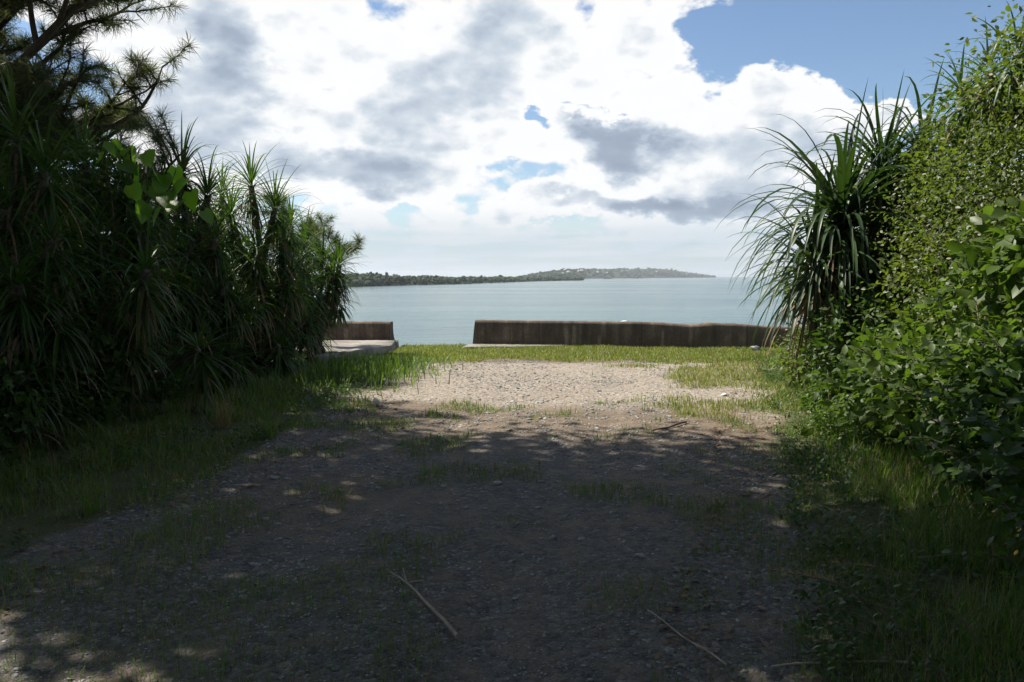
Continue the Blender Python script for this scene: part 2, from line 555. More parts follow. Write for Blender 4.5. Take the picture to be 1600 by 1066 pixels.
def bank_x(y):
    return np.interp(y, [-30, 0, 3.5, 7, 10, 14, 17, 30], [2.8, 2.75, 2.8, 3.35, 4.35, 5.7, 8.5, 9])


def gz(x, y):
    x, y = np.asarray(x, float), np.asarray(y, float)
    z = 0.05 * (fbm(x * .5 + 9, y * .5 + 3, 3, 3) - .5)
    mid = (lane_l(y) + lane_r(y)) / 2
    for o_ in (-.8, .75):
        z = z - .035 * np.exp(-((x - mid - o_) / .28) ** 2) * (.5 + fbm(x * .6, y * .4, 2, 8)) * sstep(15, 12, y)
    z = z + 0.45 * sstep(-3.8, -7.5, x) * sstep(17.5, 14, y)
    z = z + 2.8 * sstep(0, 2.1, x - bank_x(y)) * sstep(17.0, 12.0, y)
    z = z + 0.06 * sstep(0, .8, x - lane_r(y)) * sstep(17, 14, y)
    return z


def shore(x):
    """y of the ground's edge above the sea: set back in the gap between the walls"""
    x = np.asarray(x, float)
    gap = sstep(-2.95, -2.75, x) * sstep(-0.85, -1.05, x)
    return 20.6 - 3.0 * gap


def veg_mask(x, y):
    n = fbm(x * 1.1, y * 1.1, 4, 11) - .5
    right = sstep(-.25, .45, x - lane_r(y) + n * 1.6)
    left = sstep(-.25, .45, lane_l(y) - x + n * 1.6)
    return np.clip(right + left, 0, 1)


def build_ground():
    xs = np.concatenate([np.array([-300, -150, -80, -45, -28, -20, -15]), np.arange(-12, -7, .4), np.arange(-7, 7, .09), np.arange(7, 12, .4),
                         np.array([12, 15, 20, 28, 45, 80, 150, 300])])
    ts = np.concatenate([np.array([-300, -150, -80, -40, -20, -10, -5]), np.arange(-2, 20.0, .10)])
    ny = len(ts)
    X = np.repeat(xs[None, :], ny + 4, 0)
    Y = np.zeros_like(X)
    Z = np.zeros_like(X)
    sh = shore(xs)
    for i, t_ in enumerate(ts):
        yy = np.where(t_ < 10, t_, 10 + (t_ - 10) * (sh - 10) / 9.9)
        Y[i] = yy
        Z[i] = gz(xs, yy)
    for k, (dy, dz) in enumerate(((0.12, -.25), (.9, -1.6), (3.5, -4.0), (6, -6.5))):
        Y[ny + k] = sh + dy
        Z[ny + k] = dz + np.where(k < 1, 0, .3) * (fbm(xs * 1.3, xs * 0 + k, 3, 5) - .5)
    r, c = X.shape
    idx = np.arange(r * c).reshape(r, c)
    f = np.stack([idx[:-1, :-1], idx[:-1, 1:], idx[1:, 1:], idx[1:, :-1]], -1).reshape(-1, 4)
    g = Geo()
    V = np.stack([X, Y, Z], -1).reshape(-1, 3)
    g.add(V, None, f)
    o = g.build('ground', M['ground'], smooth=True)
    me = o.data
    a = me.attributes.new('veg', 'FLOAT', 'POINT')
    a.data.foreach_set('value', veg_mask(V[:, 0], V[:, 1]).astype(np.float32))
    b = me.attributes.new('soil', 'FLOAT', 'POINT')
    far = sstep(9.5, 11, V[:, 1]) * sstep(15.6, 14.6, V[:, 1])
    s = .46 - .36 * far + .5 * (fbm(V[:, 0] * .7, V[:, 1] * .7, 3, 21) - .5)
    s = s + .45 * np.exp(-((V[:, 1] - 9.2 + .35 * V[:, 0]) / .9) ** 2) + .5 * sstep(14.8, 15.6, V[:, 1])
    b.data.foreach_set('value', np.clip(s, 0, 1).astype(np.float32))
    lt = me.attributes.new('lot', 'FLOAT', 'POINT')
    lt.data.foreach_set('value', sstep(8.2, 10.2, V[:, 1] + .35 * V[:, 0]).astype(np.float32))  # pale gravel begins along the edge of the tree shade
    return tag(o, 'gravel and bare earth track opening onto a clearing by the sea', 'ground', kind='structure')


ground = build_ground()

# sea
WATER_Z = -4.5
gw = Geo()
ys = np.concatenate([np.array([17, 24, 40, 80, 160, 320, 640, 1280, 2560, 5000, 9500])])
xs = np.array([-9500, -4000, -1500, -500, -150, 0, 150, 500, 1500, 4000, 9500.])
XX, YY = np.meshgrid(xs, ys)
idx = np.arange(XX.size).reshape(XX.shape)
gw.add(np.stack([XX, YY, XX * 0 + WATER_Z], -1).reshape(-1, 3), None, np.stack([idx[:-1, :-1], idx[:-1, 1:], idx[1:, 1:], idx[1:, :-1]], -1).reshape(-1, 4))
tag(gw.build('sea', M['water']), 'calm teal sea stretching to the horizon', 'sea', kind='structure')


# ------------------------------------------------------------------ far coast
def terrain_strip(name, label, line, mat):
    """ridge of land along a line of (px, distance, height, width)"""
    line = np.array(line, float)
    n = 90
    t = np.linspace(0, 1, n)
    k = np.linspace(0, 1, len(line))
    px, d, h, wd = [np.interp(t, k, line[:, i]) for i in range(4)]
    x = (px - 800) / F_PX * d
    m = 11
    V = []
    for j in range(m):
        s = j / (m - 1)
        prof = math.sin(math.pi * min(1, s * 1.0)) ** 0.6
        hh = h * prof * (0.8 + .4 * fbm(x / 60 + 5, d / 60 + s * 4, 4, 31))
        V.append(np.stack([x, d + wd * s, WATER_Z - .5 + hh], 1))
    V = np.stack(V, 0)
    idx = np.arange(m * n).reshape(m, n)
    g = Geo()
    g.add(V.reshape(-1, 3), None, np.stack([idx[:-1, :-1], idx[:-1, 1:], idx[1:, 1:], idx[1:, :-1]], -1).reshape(-1, 4))
    return tag(g.build(name, mat, smooth=True), label, 'land', kind='structure'), (x, d, h, wd)


def lump_template(seed, nlat=5, nlon=8):
    r = np.random.default_rng(seed)
    v, f = [(0, 0, 1)], []
    for i in range(1, nlat):
        th = math.pi * i / nlat
        for j in range(nlon):
            ph = 2 * math.pi * (j + .5 * (i % 2)) / nlon
            q = r.uniform(.72, 1.22)
            v.append((math.sin(th) * math.cos(ph) * q, math.sin(th) * math.sin(ph) * q, math.cos(th) * q))
    v.append((0, 0, -1))
    for j in range(nlon):
        f.append((0, 1 + j, 1 + (j + 1) % nlon))
        b = 1 + (nlat - 2) * nlon
        f.append((b + (j + 1) % nlon, b + j, len(v) - 1))
    for i in range(nlat - 2):
        for j in range(nlon):
            a, b = 1 + i * nlon + j, 1 + i * nlon + (j + 1) % nlon
            f.append((a, a + nlon, b + nlon, b))
    return np.array(v), f


def forest(g, x, y, z, size, hs, seed):
    """ragged crowns: every crown is a knot of small lumps"""
    r = np.random.default_rng(seed)
    n = len(x)
    for k in range(3):
        tv, tf = lump_template(seed * 10 + k)
        sel = np.arange(n) % 3 == k
        for sub in range(4):
            m = sel.sum()
            off = r.normal(size=(m, 3)) * np.array([.55, .55, .35]) * size[sel][:, None] * (sub > 0)
            s = size[sel] * r.uniform(.5, 1.0, m) * (1 if sub == 0 else .6)
            a = r.uniform(0, 6.28, m)
            mats = np.zeros((m, 3, 3))
            mats[:, 0, 0], mats[:, 0, 1] = np.cos(a) * s, -np.sin(a) * s
            mats[:, 1, 0], mats[:, 1, 1] = np.sin(a) * s, np.cos(a) * s
            mats[:, 2, 2] = s * hs
            g.inst(tv, tf, mats, np.stack([x[sel], y[sel], z[sel]], 1) + off, r.random(m))


M['coast'] = rough_mat('coast_slope', (.030, .046, .022), (.070, .082, .042), 0.02, 0.9, 0.0)
# near headland
line = [(380, 430, 6, 60), (545, 470, 6.0, 70), (600, 520, 5.5, 80), (700, 620, 4.5, 80), (780, 800, 3.5, 80), (850, 1050, 2.5, 90), (905, 1200, 1.2, 60)]
hd, (hx, hy, hh, hw) = terrain_strip('headland', 'low wooded headland running out across the water', line, M['coast'])
g = Geo()
r = np.random.default_rng(5)
n = 900
q = r.integers(0, len(hx), n)
s = r.uniform(.0, .75, n) ** 1.3
fx, fy = hx[q] + r.normal(0, 3, n), hy[q] + hw[q] * s
big = fbm(hx[q] / 26, hx[q] * 0, 3, 41)
size = (1.2 + 2.6 * big * r.uniform(.5, 1.1, n)) * np.interp(hy[q], [450, 1200], [.9, 1.35])
fz = WATER_Z + hh[q] * (np.sin(np.pi * np.clip(s, .02, 1)) ** .6) * .75 + size * .45
forest(g, fx, fy, fz, size, 1.05, 3)
tag(g.build('forest', M['forest'], smooth=False), 'dark scrubby wood covering the low headland', 'wood', kind='stuff')
# far island
line = [(815, 1500, 3, 200), (860, 1700, 14, 300), (900, 2000, 24, 420), (960, 2500, 30, 500), (1030, 3100, 37, 600), (1062, 3400, 34, 600), (1090, 3700, 17, 500), (1118, 4000, 3, 300)]
isl, (ix, iy, ih, iw) = terrain_strip('far_island', 'long hazy island rising on the horizon', line, M['coast'])
g = Geo()
n = 1500
q = r.integers(0, len(ix), n)
s = r.uniform(0.02, .6, n)
size = r.uniform(4, 10, n) * np.interp(iy[q], [1500, 4000], [.6, 1.2])
fz = WATER_Z + ih[q] * (np.sin(np.pi * s) ** .6) * .92 + size * .1
forest(g, ix[q] + r.normal(0, 8, n), iy[q] + iw[q] * s, fz, size, .6, 8)
tag(g.build('forest', M['forest']), 'patchy green woodland over the long hazy island', 'wood', kind='stuff')


def islet(px, py_top, d, wpx, label):
    hm = (434 + 6.15 * F_PX / d - 432 + (432 - py_top)) / F_PX * d * .5
    wm = wpx / F_PX * d
    g = Geo()
    n = 26
    rr = np.random.default_rng(int(px))
    x = (px - 800) / F_PX * d + rr.uniform(-.5, .5, n) * wm
    y = d + rr.uniform(-.3, .3, n) * wm
    sz = rr.uniform(.35, .7, n) * hm * (1 - .5 * np.abs(x - x.mean()) / wm)
    forest(g, x, y, WATER_Z + sz * .6 + 0 * x, sz, 1.0, int(px))
    e = thing('islet', ((px - 800) / F_PX * d, d, WATER_Z), label, 'islet', 'small islets off the headland')
    tv, tf = lump_template(int(px) + 1, 6, 12)
    gr = Geo()
    gr.inst(tv, tf, np.diag([wm * .55, wm * .4, hm * .35])[None], np.array([[(px - 800) / F_PX * d, d, WATER_Z]]), np.array([.5]))
    gr.build('rock', M['rock'], e)
    cr = g.build('crown', M['forest'], e)
    cr['kind'] = 'stuff'


islet(729, 439.5, 640, 14, 'tiny dark rock islet close below the wooded headland')
islet(786, 434, 900, 30, 'round bushy islet at the tip of the headland')
islet(949, 433.5, 1900, 14, 'small bushy islet in front of the long island')
islet(993, 431.5, 2300, 22, 'wider low islet in front of the long island')

# houses and a tower on the far island
HOUSE_V = [(-1, -.7, 0), (1, -.7, 0), (1, .7, 0), (-1, .7, 0), (-1, -.7, 1), (1, -.7, 1), (1, .7, 1), (-1, .7, 1), (-1, 0, 1.5), (1, 0, 1.5)]
HOUSE_F = [(0, 1, 5, 4), (2, 3, 7, 6), (1, 2, 6, 5), (3, 0, 4, 7), (4, 5, 9, 8), (6, 7, 8, 9), (5, 6, 9), (7, 4, 8)]
for i in range(9):
    j = int(np.interp(random.uniform(.18, .8), [0, 1], [0, len(ix) - 1]))
    s = random.uniform(.08, .24)
    hs = random.uniform(2.2, 4.2)
    gh = Geo()
    gh.add(np.array(HOUSE_V) * hs, [f for f in HOUSE_F if len(f) == 3], [f for f in HOUSE_F if len(f) == 4], random.random())
    o = gh.build('island_house', M['house'])
    o.location = (ix[j], iy[j] + iw[j] * s - 12, WATER_Z + ih[j] * math.sin(math.pi * s) ** .6 * .95 + 2)
    o.rotation_euler.z = random.uniform(-.5, .5)
    tag(o, 'tiny white house on the slope of the long island', 'house', 'white houses scattered on the island')
j = int(np.argmin(np.abs(ix / iy * F_PX + 800 - 1025)))
gt = Geo()
th = np.arange(12) / 12 * 2 * math.pi
prof = [(3.2, 0), (2.6, 12), (2.6, 12.1), (3.6, 12.6), (3.6, 13.4), (1.8, 13.6), (1.8, 16), (.2, 18)]
V = np.array([[(rr_ * math.cos(a), rr_ * math.sin(a), z) for a in th] for rr_, z in prof]).reshape(-1, 3)
gt.add(V, None, [(i * 12 + k, i * 12 + (k + 1) % 12, (i + 1) * 12 + (k + 1) % 12, (i + 1) * 12 + k) for i in range(len(prof) - 1) for k in range(12)])
o = gt.build('lighthouse', M['house'])
o.location = (ix[j], iy[j] + iw[j] * .35, WATER_Z + ih[j] * .82)
tag(o, 'slim white tower on top of the long island', 'tower')


# ------------------------------------------------------------------ seawalls, platform, kerb
def wall_between(name, label, x0, y0, x1, y1, top0, top1, ragged, slant0=0.0, slant1=0.0):
    """sea wall: upright landward face, 0.4 m top, seaward face flaring out to its foot"""
    L = math.hypot(x1 - x0, y1 - y0)
    n = max(8, int(L / .06))
    u = np.linspace(0, 1, n)
    d = np.array([(x1 - x0) / L, (y1 - y0) / L])
    nrm = np.array([-d[1], d[0]])
    if nrm[1] < 0:
        nrm = -nrm
    prof = [(0, -.25), (0, .0), (0.0, .3), (.005, .55), (.02, .90), (.05, 1.0), (.36, 1.0), (.40, .93), (.41, .62), (.47, .40), (.60, .20), (.85, .04), (1.15, -.25)]
    top = top0 + (top1 - top0) * u
    rag = ragged(u)
    V = np.zeros((n, len(prof), 3))
    for j, (a, b) in enumerate(prof):
        h = np.where(b > 0, b * top, b)
        hi = max(0, b - .5) * 2
        h = h - hi * rag * (fbm(u * L * 1.3 + j * .15, u * 0 + 3, 6, 51) * 1.3 - .2) * .17 + hi * .012 * (fbm(u * L * 5, u * 0 + j, 3, 52) - .5)
        a2 = a + .02 * (fbm(u * L * 2, u * 0 + b * 3, 3, 53) - .5)
        sl = (slant0 * (1 - b) * (u < .5 / n) + slant1 * (1 - b) * (u > 1 - .5 / n))
        px_ = x0 + (x1 - x0) * u + nrm[0] * a2 + d[0] * sl
        py_ = y0 + (y1 - y0) * u + nrm[1] * a2 + d[1] * sl
        V[:, j] = np.stack([px_, py_, h], 1)
    m = len(prof)
    idx = np.arange(n * m).reshape(n, m)
    g = Geo()
    f = np.stack([idx[:-1, :-1], idx[1:, :-1], idx[1:, 1:], idx[:-1, 1:]], -1).reshape(-1, 4)
    g.add(V.reshape(-1, 3), None, f)
    for e in (0, n - 1):
        ring = V[e]
        c = ring.mean(0)
        k = [(j, (j + 1) % m, m) for j in range(m)]
        g.add(np.concatenate([ring, c[None]]), k)
    return tag(g.build(name, M['seawall']), label, 'wall')


p0, p1 = at(742, 541, 19.0), at(1330, 548, 18.0)
wall_between('seawall', 'long dark stained concrete seawall with a crumbling top behind the lawn', p0.x, 19.0, p1.x + 1.5, 17.75, .60, .56,
             lambda u: sstep(.38, .55, u) * .8, slant0=-.06)
wall_between('seawall', 'short concrete seawall with a flared end beside the overhanging screw pines', -9.5, 18.9, -2.86, 18.6, .60, .585, lambda u: u * 0 + .04)


def slab_poly(name, poly, z0, z1, mat, label, cat, bev=.025):
    """concrete block over a ground outline, with worn rounded top edges"""
    poly = np.array(poly, float)
    # resample edges
    pts = []
    for i in range(len(poly)):
        a, b = poly[i], poly[(i + 1) % len(poly)]
        k = max(2, int(np.linalg.norm(b - a) / .08))
        for t in range(k):
            pts.append(a + (b - a) * t / k)
    pts = np.array(pts)
    c = pts.mean(0)
    n = len(pts)
    wob = .03 * (fbm(pts[:, 0] * 4, pts[:, 1] * 4, 3, 61) - .5)
    inn = unit(c - pts)
    rows = [np.c_[pts, np.full(n, z0)], np.c_[pts, z1 - bev + wob], np.c_[pts + inn * bev, z1 + wob], np.c_[pts + inn * .3, z1 + wob * .5]]
    V = np.concatenate([np.concatenate(rows), [[c[0], c[1], z1]]])
    f = [(i * n + j, i * n + (j + 1) % n, (i + 1) * n + (j + 1) % n, (i + 1) * n + j) for i in range(3) for j in range(n)]
    t = [(3 * n + j, 3 * n + (j + 1) % n, 4 * n) for j in range(n)]
    g = Geo()
    g.add(V, t, f)
    return tag(g.build(name, mat), label, cat)


slab_poly('concrete_platform', [(-2.72, 18.52), (-6.5, 18.65), (-6.5, 16.2), (-3.25, 16.0), (-2.62, 17.3)], -.2, .16, M['slab'],
          'low concrete platform against the short seawall', 'platform')
slab_poly('planter_kerb', [(-2.95, 15.93), (-3.12, 15.98), (-3.75, 14.45), (-3.5, 14.35)], -.2, .20, M['slab'],
          'pale low kerb leading from the concrete platform into the grass', 'kerb')
slab_poly('concrete_footing', [(-1.05, 18.92), (-1.15, 18.05), (1.35, 18.5), (1.35, 18.85)], -.2, .045, M['slab'],
          'thin pale concrete footing at the end of the long seawall', 'footing')

# ------------------------------------------------------------------ casuarina trees
SPRAY_N = 13
rs = np.random.default_rng(77)


def spray_template():
    V, Fc = [], []
    for i in range(SPRAY_N):
        a = rs.uniform(0, 2 * math.pi)
        e = rs.uniform(-.2, 1.0)
        L = rs.uniform(.6, 1.0)
        d0 = np.array([math.cos(a) * .55, math.sin(a) * .55, e])
        d0 /= np.linalg.norm(d0)
        s = np.cross(d0, [0, 0, 1.0])
        s = s / np.linalg.norm(s) * .0105
        p0 = d0 * 0.02
        p1 = p0 + d0 * L * .5
        p2 = p1 + (d0 + np.array([0, 0, -.55])) * L * .45
        b = len(V)
        V += [p0 - s, p0 + s, p1 + s, p1 - s, p2]
        Fc += [(b, b + 1, b + 2, b + 3), (b + 3, b + 2, b + 4)]
    return np.array(V), Fc


SPRAYS = [spray_template() for _ in range(4)]


def casuarina(loc, label, height, lean, limbs, seed, n_sub=9, spray_scale=.30, group=None, dens=1.0):
    """trunk, rising limbs, thin side branches and drooping needle sprays"""
    r = np.random.default_rng(seed)
    loc = np.array(loc, float)
    gt, gn = Geo(), Geo()
    tips = []

    def branch(p, d, L, rad, lev):
        n = 7
        pts = [p]
        q = p.copy()
        dd = d / np.linalg.norm(d)
        for i in range(n):
            dd = dd + r.normal(0, .11, 3) + np.array([0, 0, .05 if lev < 2 else -.035])
            dd /= np.linalg.norm(dd)
            q = q + dd * L / n
            pts.append(q.copy())
        pts = np.array(pts)
        tube(gt, pts, rad * np.linspace(1, .25, n + 1), 7 if lev == 0 else 5 if lev == 1 else 4, r.random())
        if lev >= 2:
            k = int((12 + L * 20) * dens)
            tt = r.uniform(.15, 1, k)
            f = tt * n
            i0 = np.minimum(f.astype(int), n - 1)
            P = pts[i0] + (pts[i0 + 1] - pts[i0]) * (f - i0)[:, None]
            tips.append((P, np.repeat(dd[None], k, 0)))
            return
        m = n_sub if lev == 0 else max(5, int(L * 4.5))
        for i in range(m):
            t = r.uniform(.22, 1.0)
            f = t * n
            i0 = min(int(f), n - 1)
            P = pts[i0] + (pts[i0 + 1] - pts[i0]) * (f - i0)
            tang = pts[i0 + 1] - pts[i0]
            a = rand_dirs(1, r)[0]
            a[2] = abs(a[2]) * .4
            nd = tang / np.linalg.norm(tang) * .75 + a * 1.0
            branch(P, nd, L * r.uniform(.32, .52), rad * .38, lev + 1)

    trunk = [loc + np.array([0, 0, -.2])]
    q = loc.copy()
    for i in range(8):
        q = q + np.array([lean[0] / 8, lean[1] / 8, height * .25 / 8]) + r.normal(0, .05, 3)
        trunk.append(q.copy())
    tube(gt, np.array(trunk), np.linspace(.26, .17, 9) * height / 12, 9, .5)
    for (dx, dy, dz, L) in limbs:
        branch(trunk[r.integers(5, 9)], np.array([dx, dy, dz], float), L, .12 * height / 12, 0)
    P = np.concatenate([a for a, b in tips])
    D = np.concatenate([b for a, b in tips])
    N = len(P)
    D = unit(D + r.normal(0, .55, (N, 3)))
    D[:, 2] *= .7
    for k in range(4):
        sel = np.arange(N) % 4 == k
        m = sel.sum()
        z = unit(D[sel])
        x = unit(np.cross(z, rand_dirs(m, r)))
        y = np.cross(z, x)
        s = spray_scale * r.uniform(.6, 1.25, m)
        gn.inst(SPRAYS[k][0], SPRAYS[k][1], np.stack([x, y, z], 2) * s[:, None, None], P[sel], r.random(m))
    e = thing('casuarina_tree', loc, label, 'tree', group)
    gt.build('trunk', M['bark'], e, smooth=True)
    c = gn.build('crown', M['needle'], e)
    c['kind'] = 'stuff'
    return e, N


LIMBS = [(.55, .1, .9, 4.2), (-.2, .3, .9, 3.6), (.9, -.1, .45, 3.4), (.85, .35, .2, 2.6), (.9, -.5, .02, 2.4), (.6, .1, .3, 3.0), (.95, .1, -.08, 2.3), (.75, -.2, .7, 3.8), (.45, -.1, .9, 3.4)]
cz, ncount = casuarina((-9.6, 12.0, .4), 'tall feathery casuarina with a forked trunk rising behind the screw pines', 11.5, (1.1, -.3), LIMBS, 12, n_sub=12, spray_scale=.29, dens=.85)
print('casuarina sprays', ncount)


# unseen broad-crowned trees shading the track; those around the viewpoint added to cut skylight
def broad_tree(base, crown, rad, label, seed, n=17000, leaf=.17):
    r = np.random.default_rng(seed)
    base = np.array([base[0], base[1], float(gz(base[0], base[1]))])
    crown = np.array(crown, float)
    e = thing('shade_tree', base, label, 'tree', 'trees roofing the track')
    g = Geo()
    fork = base + (crown - base) * np.array([.35, .35, .5])
    tube(g, np.array([base - [0, 0, .2], (base + fork) / 2 + r.normal(0, .1, 3), fork]), [.17, .12, .09], 9)
    L = []
    for k in range(16):
        d = rand_dirs(1, r)[0] * np.array([1, 1, .55])
        c = crown + d * np.array(rad) * r.uniform(.35, .85)
        L.append(c)
        tube(g, np.array([fork, (fork + c) / 2 + r.normal(0, .2, 3), c]), [.06, .04, .018], 5)
    g.build('trunk', M['bark'], e, smooth=True)
    L = np.array(L)
    q = r.integers(0, len(L), n)
    P = L[q] + r.normal(size=(n, 3)) * np.array([.62, .62, .42]) * rad[0] * .38
    gl = Geo()
    gl.inst(LEAF_V, LEAF_F, frames(unit(r.normal(size=(n, 3)) + [0, 0, -.3]), unit(r.normal(0, .5, (n, 3)) + [0, 0, 1]), leaf * r.uniform(.7, 1.3, n)), P, r.random(n))
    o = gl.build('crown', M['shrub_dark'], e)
    o['kind'] = 'stuff'


ROOF = [((-6.9, 6.6), (-4.9, 6.9, 7.0), (1.6, 1.5, 1.2), 'small shade tree between the leaning one and the thicket'),
        ((-10.4, 9.0), (-9.4, 9.6, 8.4), (3.0, 2.4, 2.6), 'shade tree deep in the thicket beside the forked casuarina'),
        ((-7.6, 8.4), (-5.4, 9.0, 9.3), (2.9, 2.7, 2.2), 'broad shade tree next along the track from the forked casuarina'),
        ((-6.6, 5.2), (-1.8, 5.6, 6.9), (3.3, 2.8, 1.8), 'leaning shade tree whose crown reaches across the track'),
        ((5.9, 1.2), (2.4, 2.6, 6.6), (3.4, 2.8, 1.9), 'added shade tree leaning over the track from the bank'),
        ((-6.4, 2.2), (-5.5, 2.3, 7.6), (2.5, 2.2, 2.0), 'added shade tree beside the viewpoint on the thicket side'),
        ((-5.0, -2.6), (-1.8, -.6, 6.8), (3.6, 3.2, 2.2), 'added shade tree arching over the viewpoint'),
        ((5.8, -3.6), (4.6, -1.8, 6.6), (3.4, 3.2, 2.6), 'added shade tree on the bank behind the viewpoint'),
        ((-5.2, -7.0), (-4.0, -6, 5.6), (3.6, 3.4, 3.6), 'added low-crowned shade tree behind the viewpoint on the thicket side'),
        ((2.9, -8.6), (1.2, -7.6, 5.0), (3.8, 3.4, 3.8), 'added low-crowned shade tree closing the track behind the viewpoint')]
for i_, (b_, c_, r_, l_) in enumerate(ROOF):
    broad_tree(b_, c_, r_, l_, 500 + i_, 3600 if r_[0] < 2 else 10000 if 'leaning shade tree' in l_ else 16000)
p = at(505, 310, 17.6)
casuarina((p.x - .9, 17.6, .2), 'slender young casuarina poking out behind the screw pines', 5.4, (.25, 0), [(.9, 0, .35, 1.5), (-.3, .2, .9, 1.5), (.2, .1, 1, 1.2)], 33, n_sub=5, spray_scale=.26)


# ------------------------------------------------------------------ screw pines (pandanus)
def sword(t):
    return np.minimum(1.0, .55 + t * 3) * (1 - t) ** .62


def rosette_geo(g, c, n, L, axis=(0, 0, 1), wid=.05, lo=-68, hi=84, seed=0, droop=1.5):
    r = np.random.default_rng(seed)
    k = np.arange(n)
    az_ = k * 2.39996 + r.normal(0, .15, n)
    e = np.radians(hi - (hi - lo) * (k / n) ** .8 + r.normal(0, 7, n))
    d = np.stack([np.cos(az_) * np.cos(e), np.sin(az_) * np.cos(e), np.sin(e)], 1)
    ax = np.array(axis, float)
    ax /= np.linalg.norm(ax)
    d = d + (ax - np.array([0, 0, 1.0])) * .8
    ln = L * r.uniform(.7, 1.15, n) * (0.75 + .25 * np.sin(np.pi * np.clip(k / n + .15, 0, 1)))
    base = np.array(c)[None] + unit(d) * .05 - ax[None] * (k / n * .28)[:, None]
    strips(g, base, d, ln, wid * r.uniform(.75, 1.15, n), droop * r.uniform(.5, 1.5, n), 7, .22, sword, r.random(n))


def skirt_geo(g, c, n, L, seed):
    r = np.random.default_rng(seed)
    a = r.uniform(0, 6.28, n)
    e = np.radians(r.uniform(-75, -15, n))
    d = np.stack([np.cos(a) * np.cos(e), np.sin(a) * np.cos(e), np.sin(e)], 1)
    base = np.array(c)[None] + np.stack([np.cos(a) * .06, np.sin(a) * .06, -r.uniform(.15, .6, n)], 1)
    strips(g, base, d, L * r.uniform(.5, 1.0, n), .035, 2.2, 6, .15, sword, r.random(n))


def pandanus(base, heads, label, seed, mat='pandanus', skirt=16, group=None, nleaf=92, fill=0):
    """stilt-rooted forking trunk, every branch ending in a rosette of sword leaves; heads: (x, y, z, leaf length)"""
    r = np.random.default_rng(seed)
    base = np.array([base[0], base[1], float(gz(base[0], base[1]))])
    e = thing('screw_pine', base, label, 'screw pine', group)
    g = Geo()
    if fill:
        hs = np.array(heads)
        for k in range(fill):
            h = hs[r.integers(0, len(hs))]
            zz = base[2] + .25 + (h[2] - base[2] - .5) * r.random()
            heads = heads + [(h[0] + r.normal(0, .35), h[1] + r.normal(0, .35), max(zz, base[2] + .3), h[3] * r.uniform(.75, 1.0))]
    hp = np.array([h[:3] for h in heads])
    fork = base * .6 + hp.mean(0) * .4
    fork[2] = base[2] + (hp[:, 2].min() - base[2]) * .45
    tube(g, np.array([base - [0, 0, .15], base * .6 + fork * .4 + r.normal(0, .05, 3), fork]), [.10, .085, .075], 7)
    for k in range(5):
        a = r.uniform(0, 6.28)
        foot = base + np.array([math.cos(a) * .35, math.sin(a) * .35, -.15])
        tube(g, np.array([base + [0, 0, .45], (base + foot) / 2 + [0, 0, .22], foot]), .028, 5)
    for h in hp:
        mid = (fork + h) / 2 + np.array([r.normal(0, .12), r.normal(0, .12), -.12])
        tube(g, np.array([fork, mid, h - [0, 0, .05]]), [.065, .055, .05], 6)
    g.build('trunk', M['bark'], e, smooth=True)
    for i, h in enumerate(heads):
        gl = Geo()
        ax = (r.normal(0, .22), r.normal(0, .22), 1)
        rosette_geo(gl, h[:3], nleaf, h[3] * .86, ax, .036, hi=84 if h[2] > hp[:, 2].max() - .7 else 58, seed=seed * 17 + i)
        o = gl.build('rosette', M[mat], e)
        o['kind'] = 'stuff'
    if skirt:
        gs = Geo()
        for i, h in enumerate(heads):
            skirt_geo(gs, h[:3], skirt, h[3] * .8, seed * 31 + i)
        o = gs.build('dead_leaf_skirt', M['dead'], e)
        o['kind'] = 'stuff'
    return e


def hd_(px, py, y, L):
    p = at(px, py, y)
    return (p.x, p.y, p.z, L)


LG = 'screw pines along the shaded side of the track'
pandanus((-3.75, 15.2), [hd_(505, 400, 15.3, .85), hd_(520, 430, 15.0, .7), hd_(478, 375, 15.6, .85), hd_(470, 440, 15.0, .8), hd_(505, 470, 15.2, .6), hd_(440, 400, 15.3, .9), hd_(530, 410, 15.2, .75), hd_(528, 465, 15.3, .55)],
         'screw pine with drooping heads overhanging the short seawall', 1, group=LG, fill=2)
pandanus((-4.5, 13.2), [hd_(392, 285, 13.2, 1.0), hd_(430, 320, 13.3, .95), hd_(360, 330, 12.8, .95), hd_(440, 375, 13.0, .9), hd_(400, 385, 12.6, .9), hd_(455, 430, 13.0, .8), hd_(410, 450, 12.6, .8), hd_(455, 350, 14.2, .9), hd_(470, 400, 14.4, .85), hd_(450, 450, 14.0, .85), hd_(480, 480, 14.3, .7), hd_(440, 500, 13.8, .8), hd_(488, 440, 14.8, .8)],
         'bushy bright-topped screw pine with many crowded heads', 2, group=LG, fill=9)
pandanus((-5.0, 11.6), [hd_(285, 265, 11.6, 1.0), hd_(325, 300, 11.8, .95), hd_(250, 310, 11.2, .95), hd_(335, 370, 11.4, .9), hd_(290, 390, 11.0, .9), hd_(350, 440, 11.3, .85), hd_(300, 460, 10.8, .8)],
         'screw pine with a spiky topmost head beside the large-leaved climber', 3, group=LG, fill=9)
pandanus((-5.1, 9.6), [hd_(190, 290, 9.6, .95), hd_(130, 250, 9.6, .95), hd_(225, 360, 9.4, .9), hd_(160, 380, 9.0, .9), hd_(215, 450, 9.2, .85), hd_(150, 480, 8.8, .8)],
         'screw pine standing in deep shade under the large-leaved climber', 4, group=LG, fill=9)
pandanus((-5.4, 8.0), [hd_(25, 205, 8.0, .95), hd_(70, 260, 8.0, .9), hd_(10, 320, 7.8, .9), hd_(80, 370, 7.8, .85), hd_(20, 440, 7.4, .85), hd_(90, 480, 7.6, .8)],
         'screw pine under the forked casuarina trunk', 5, group=LG, fill=9)
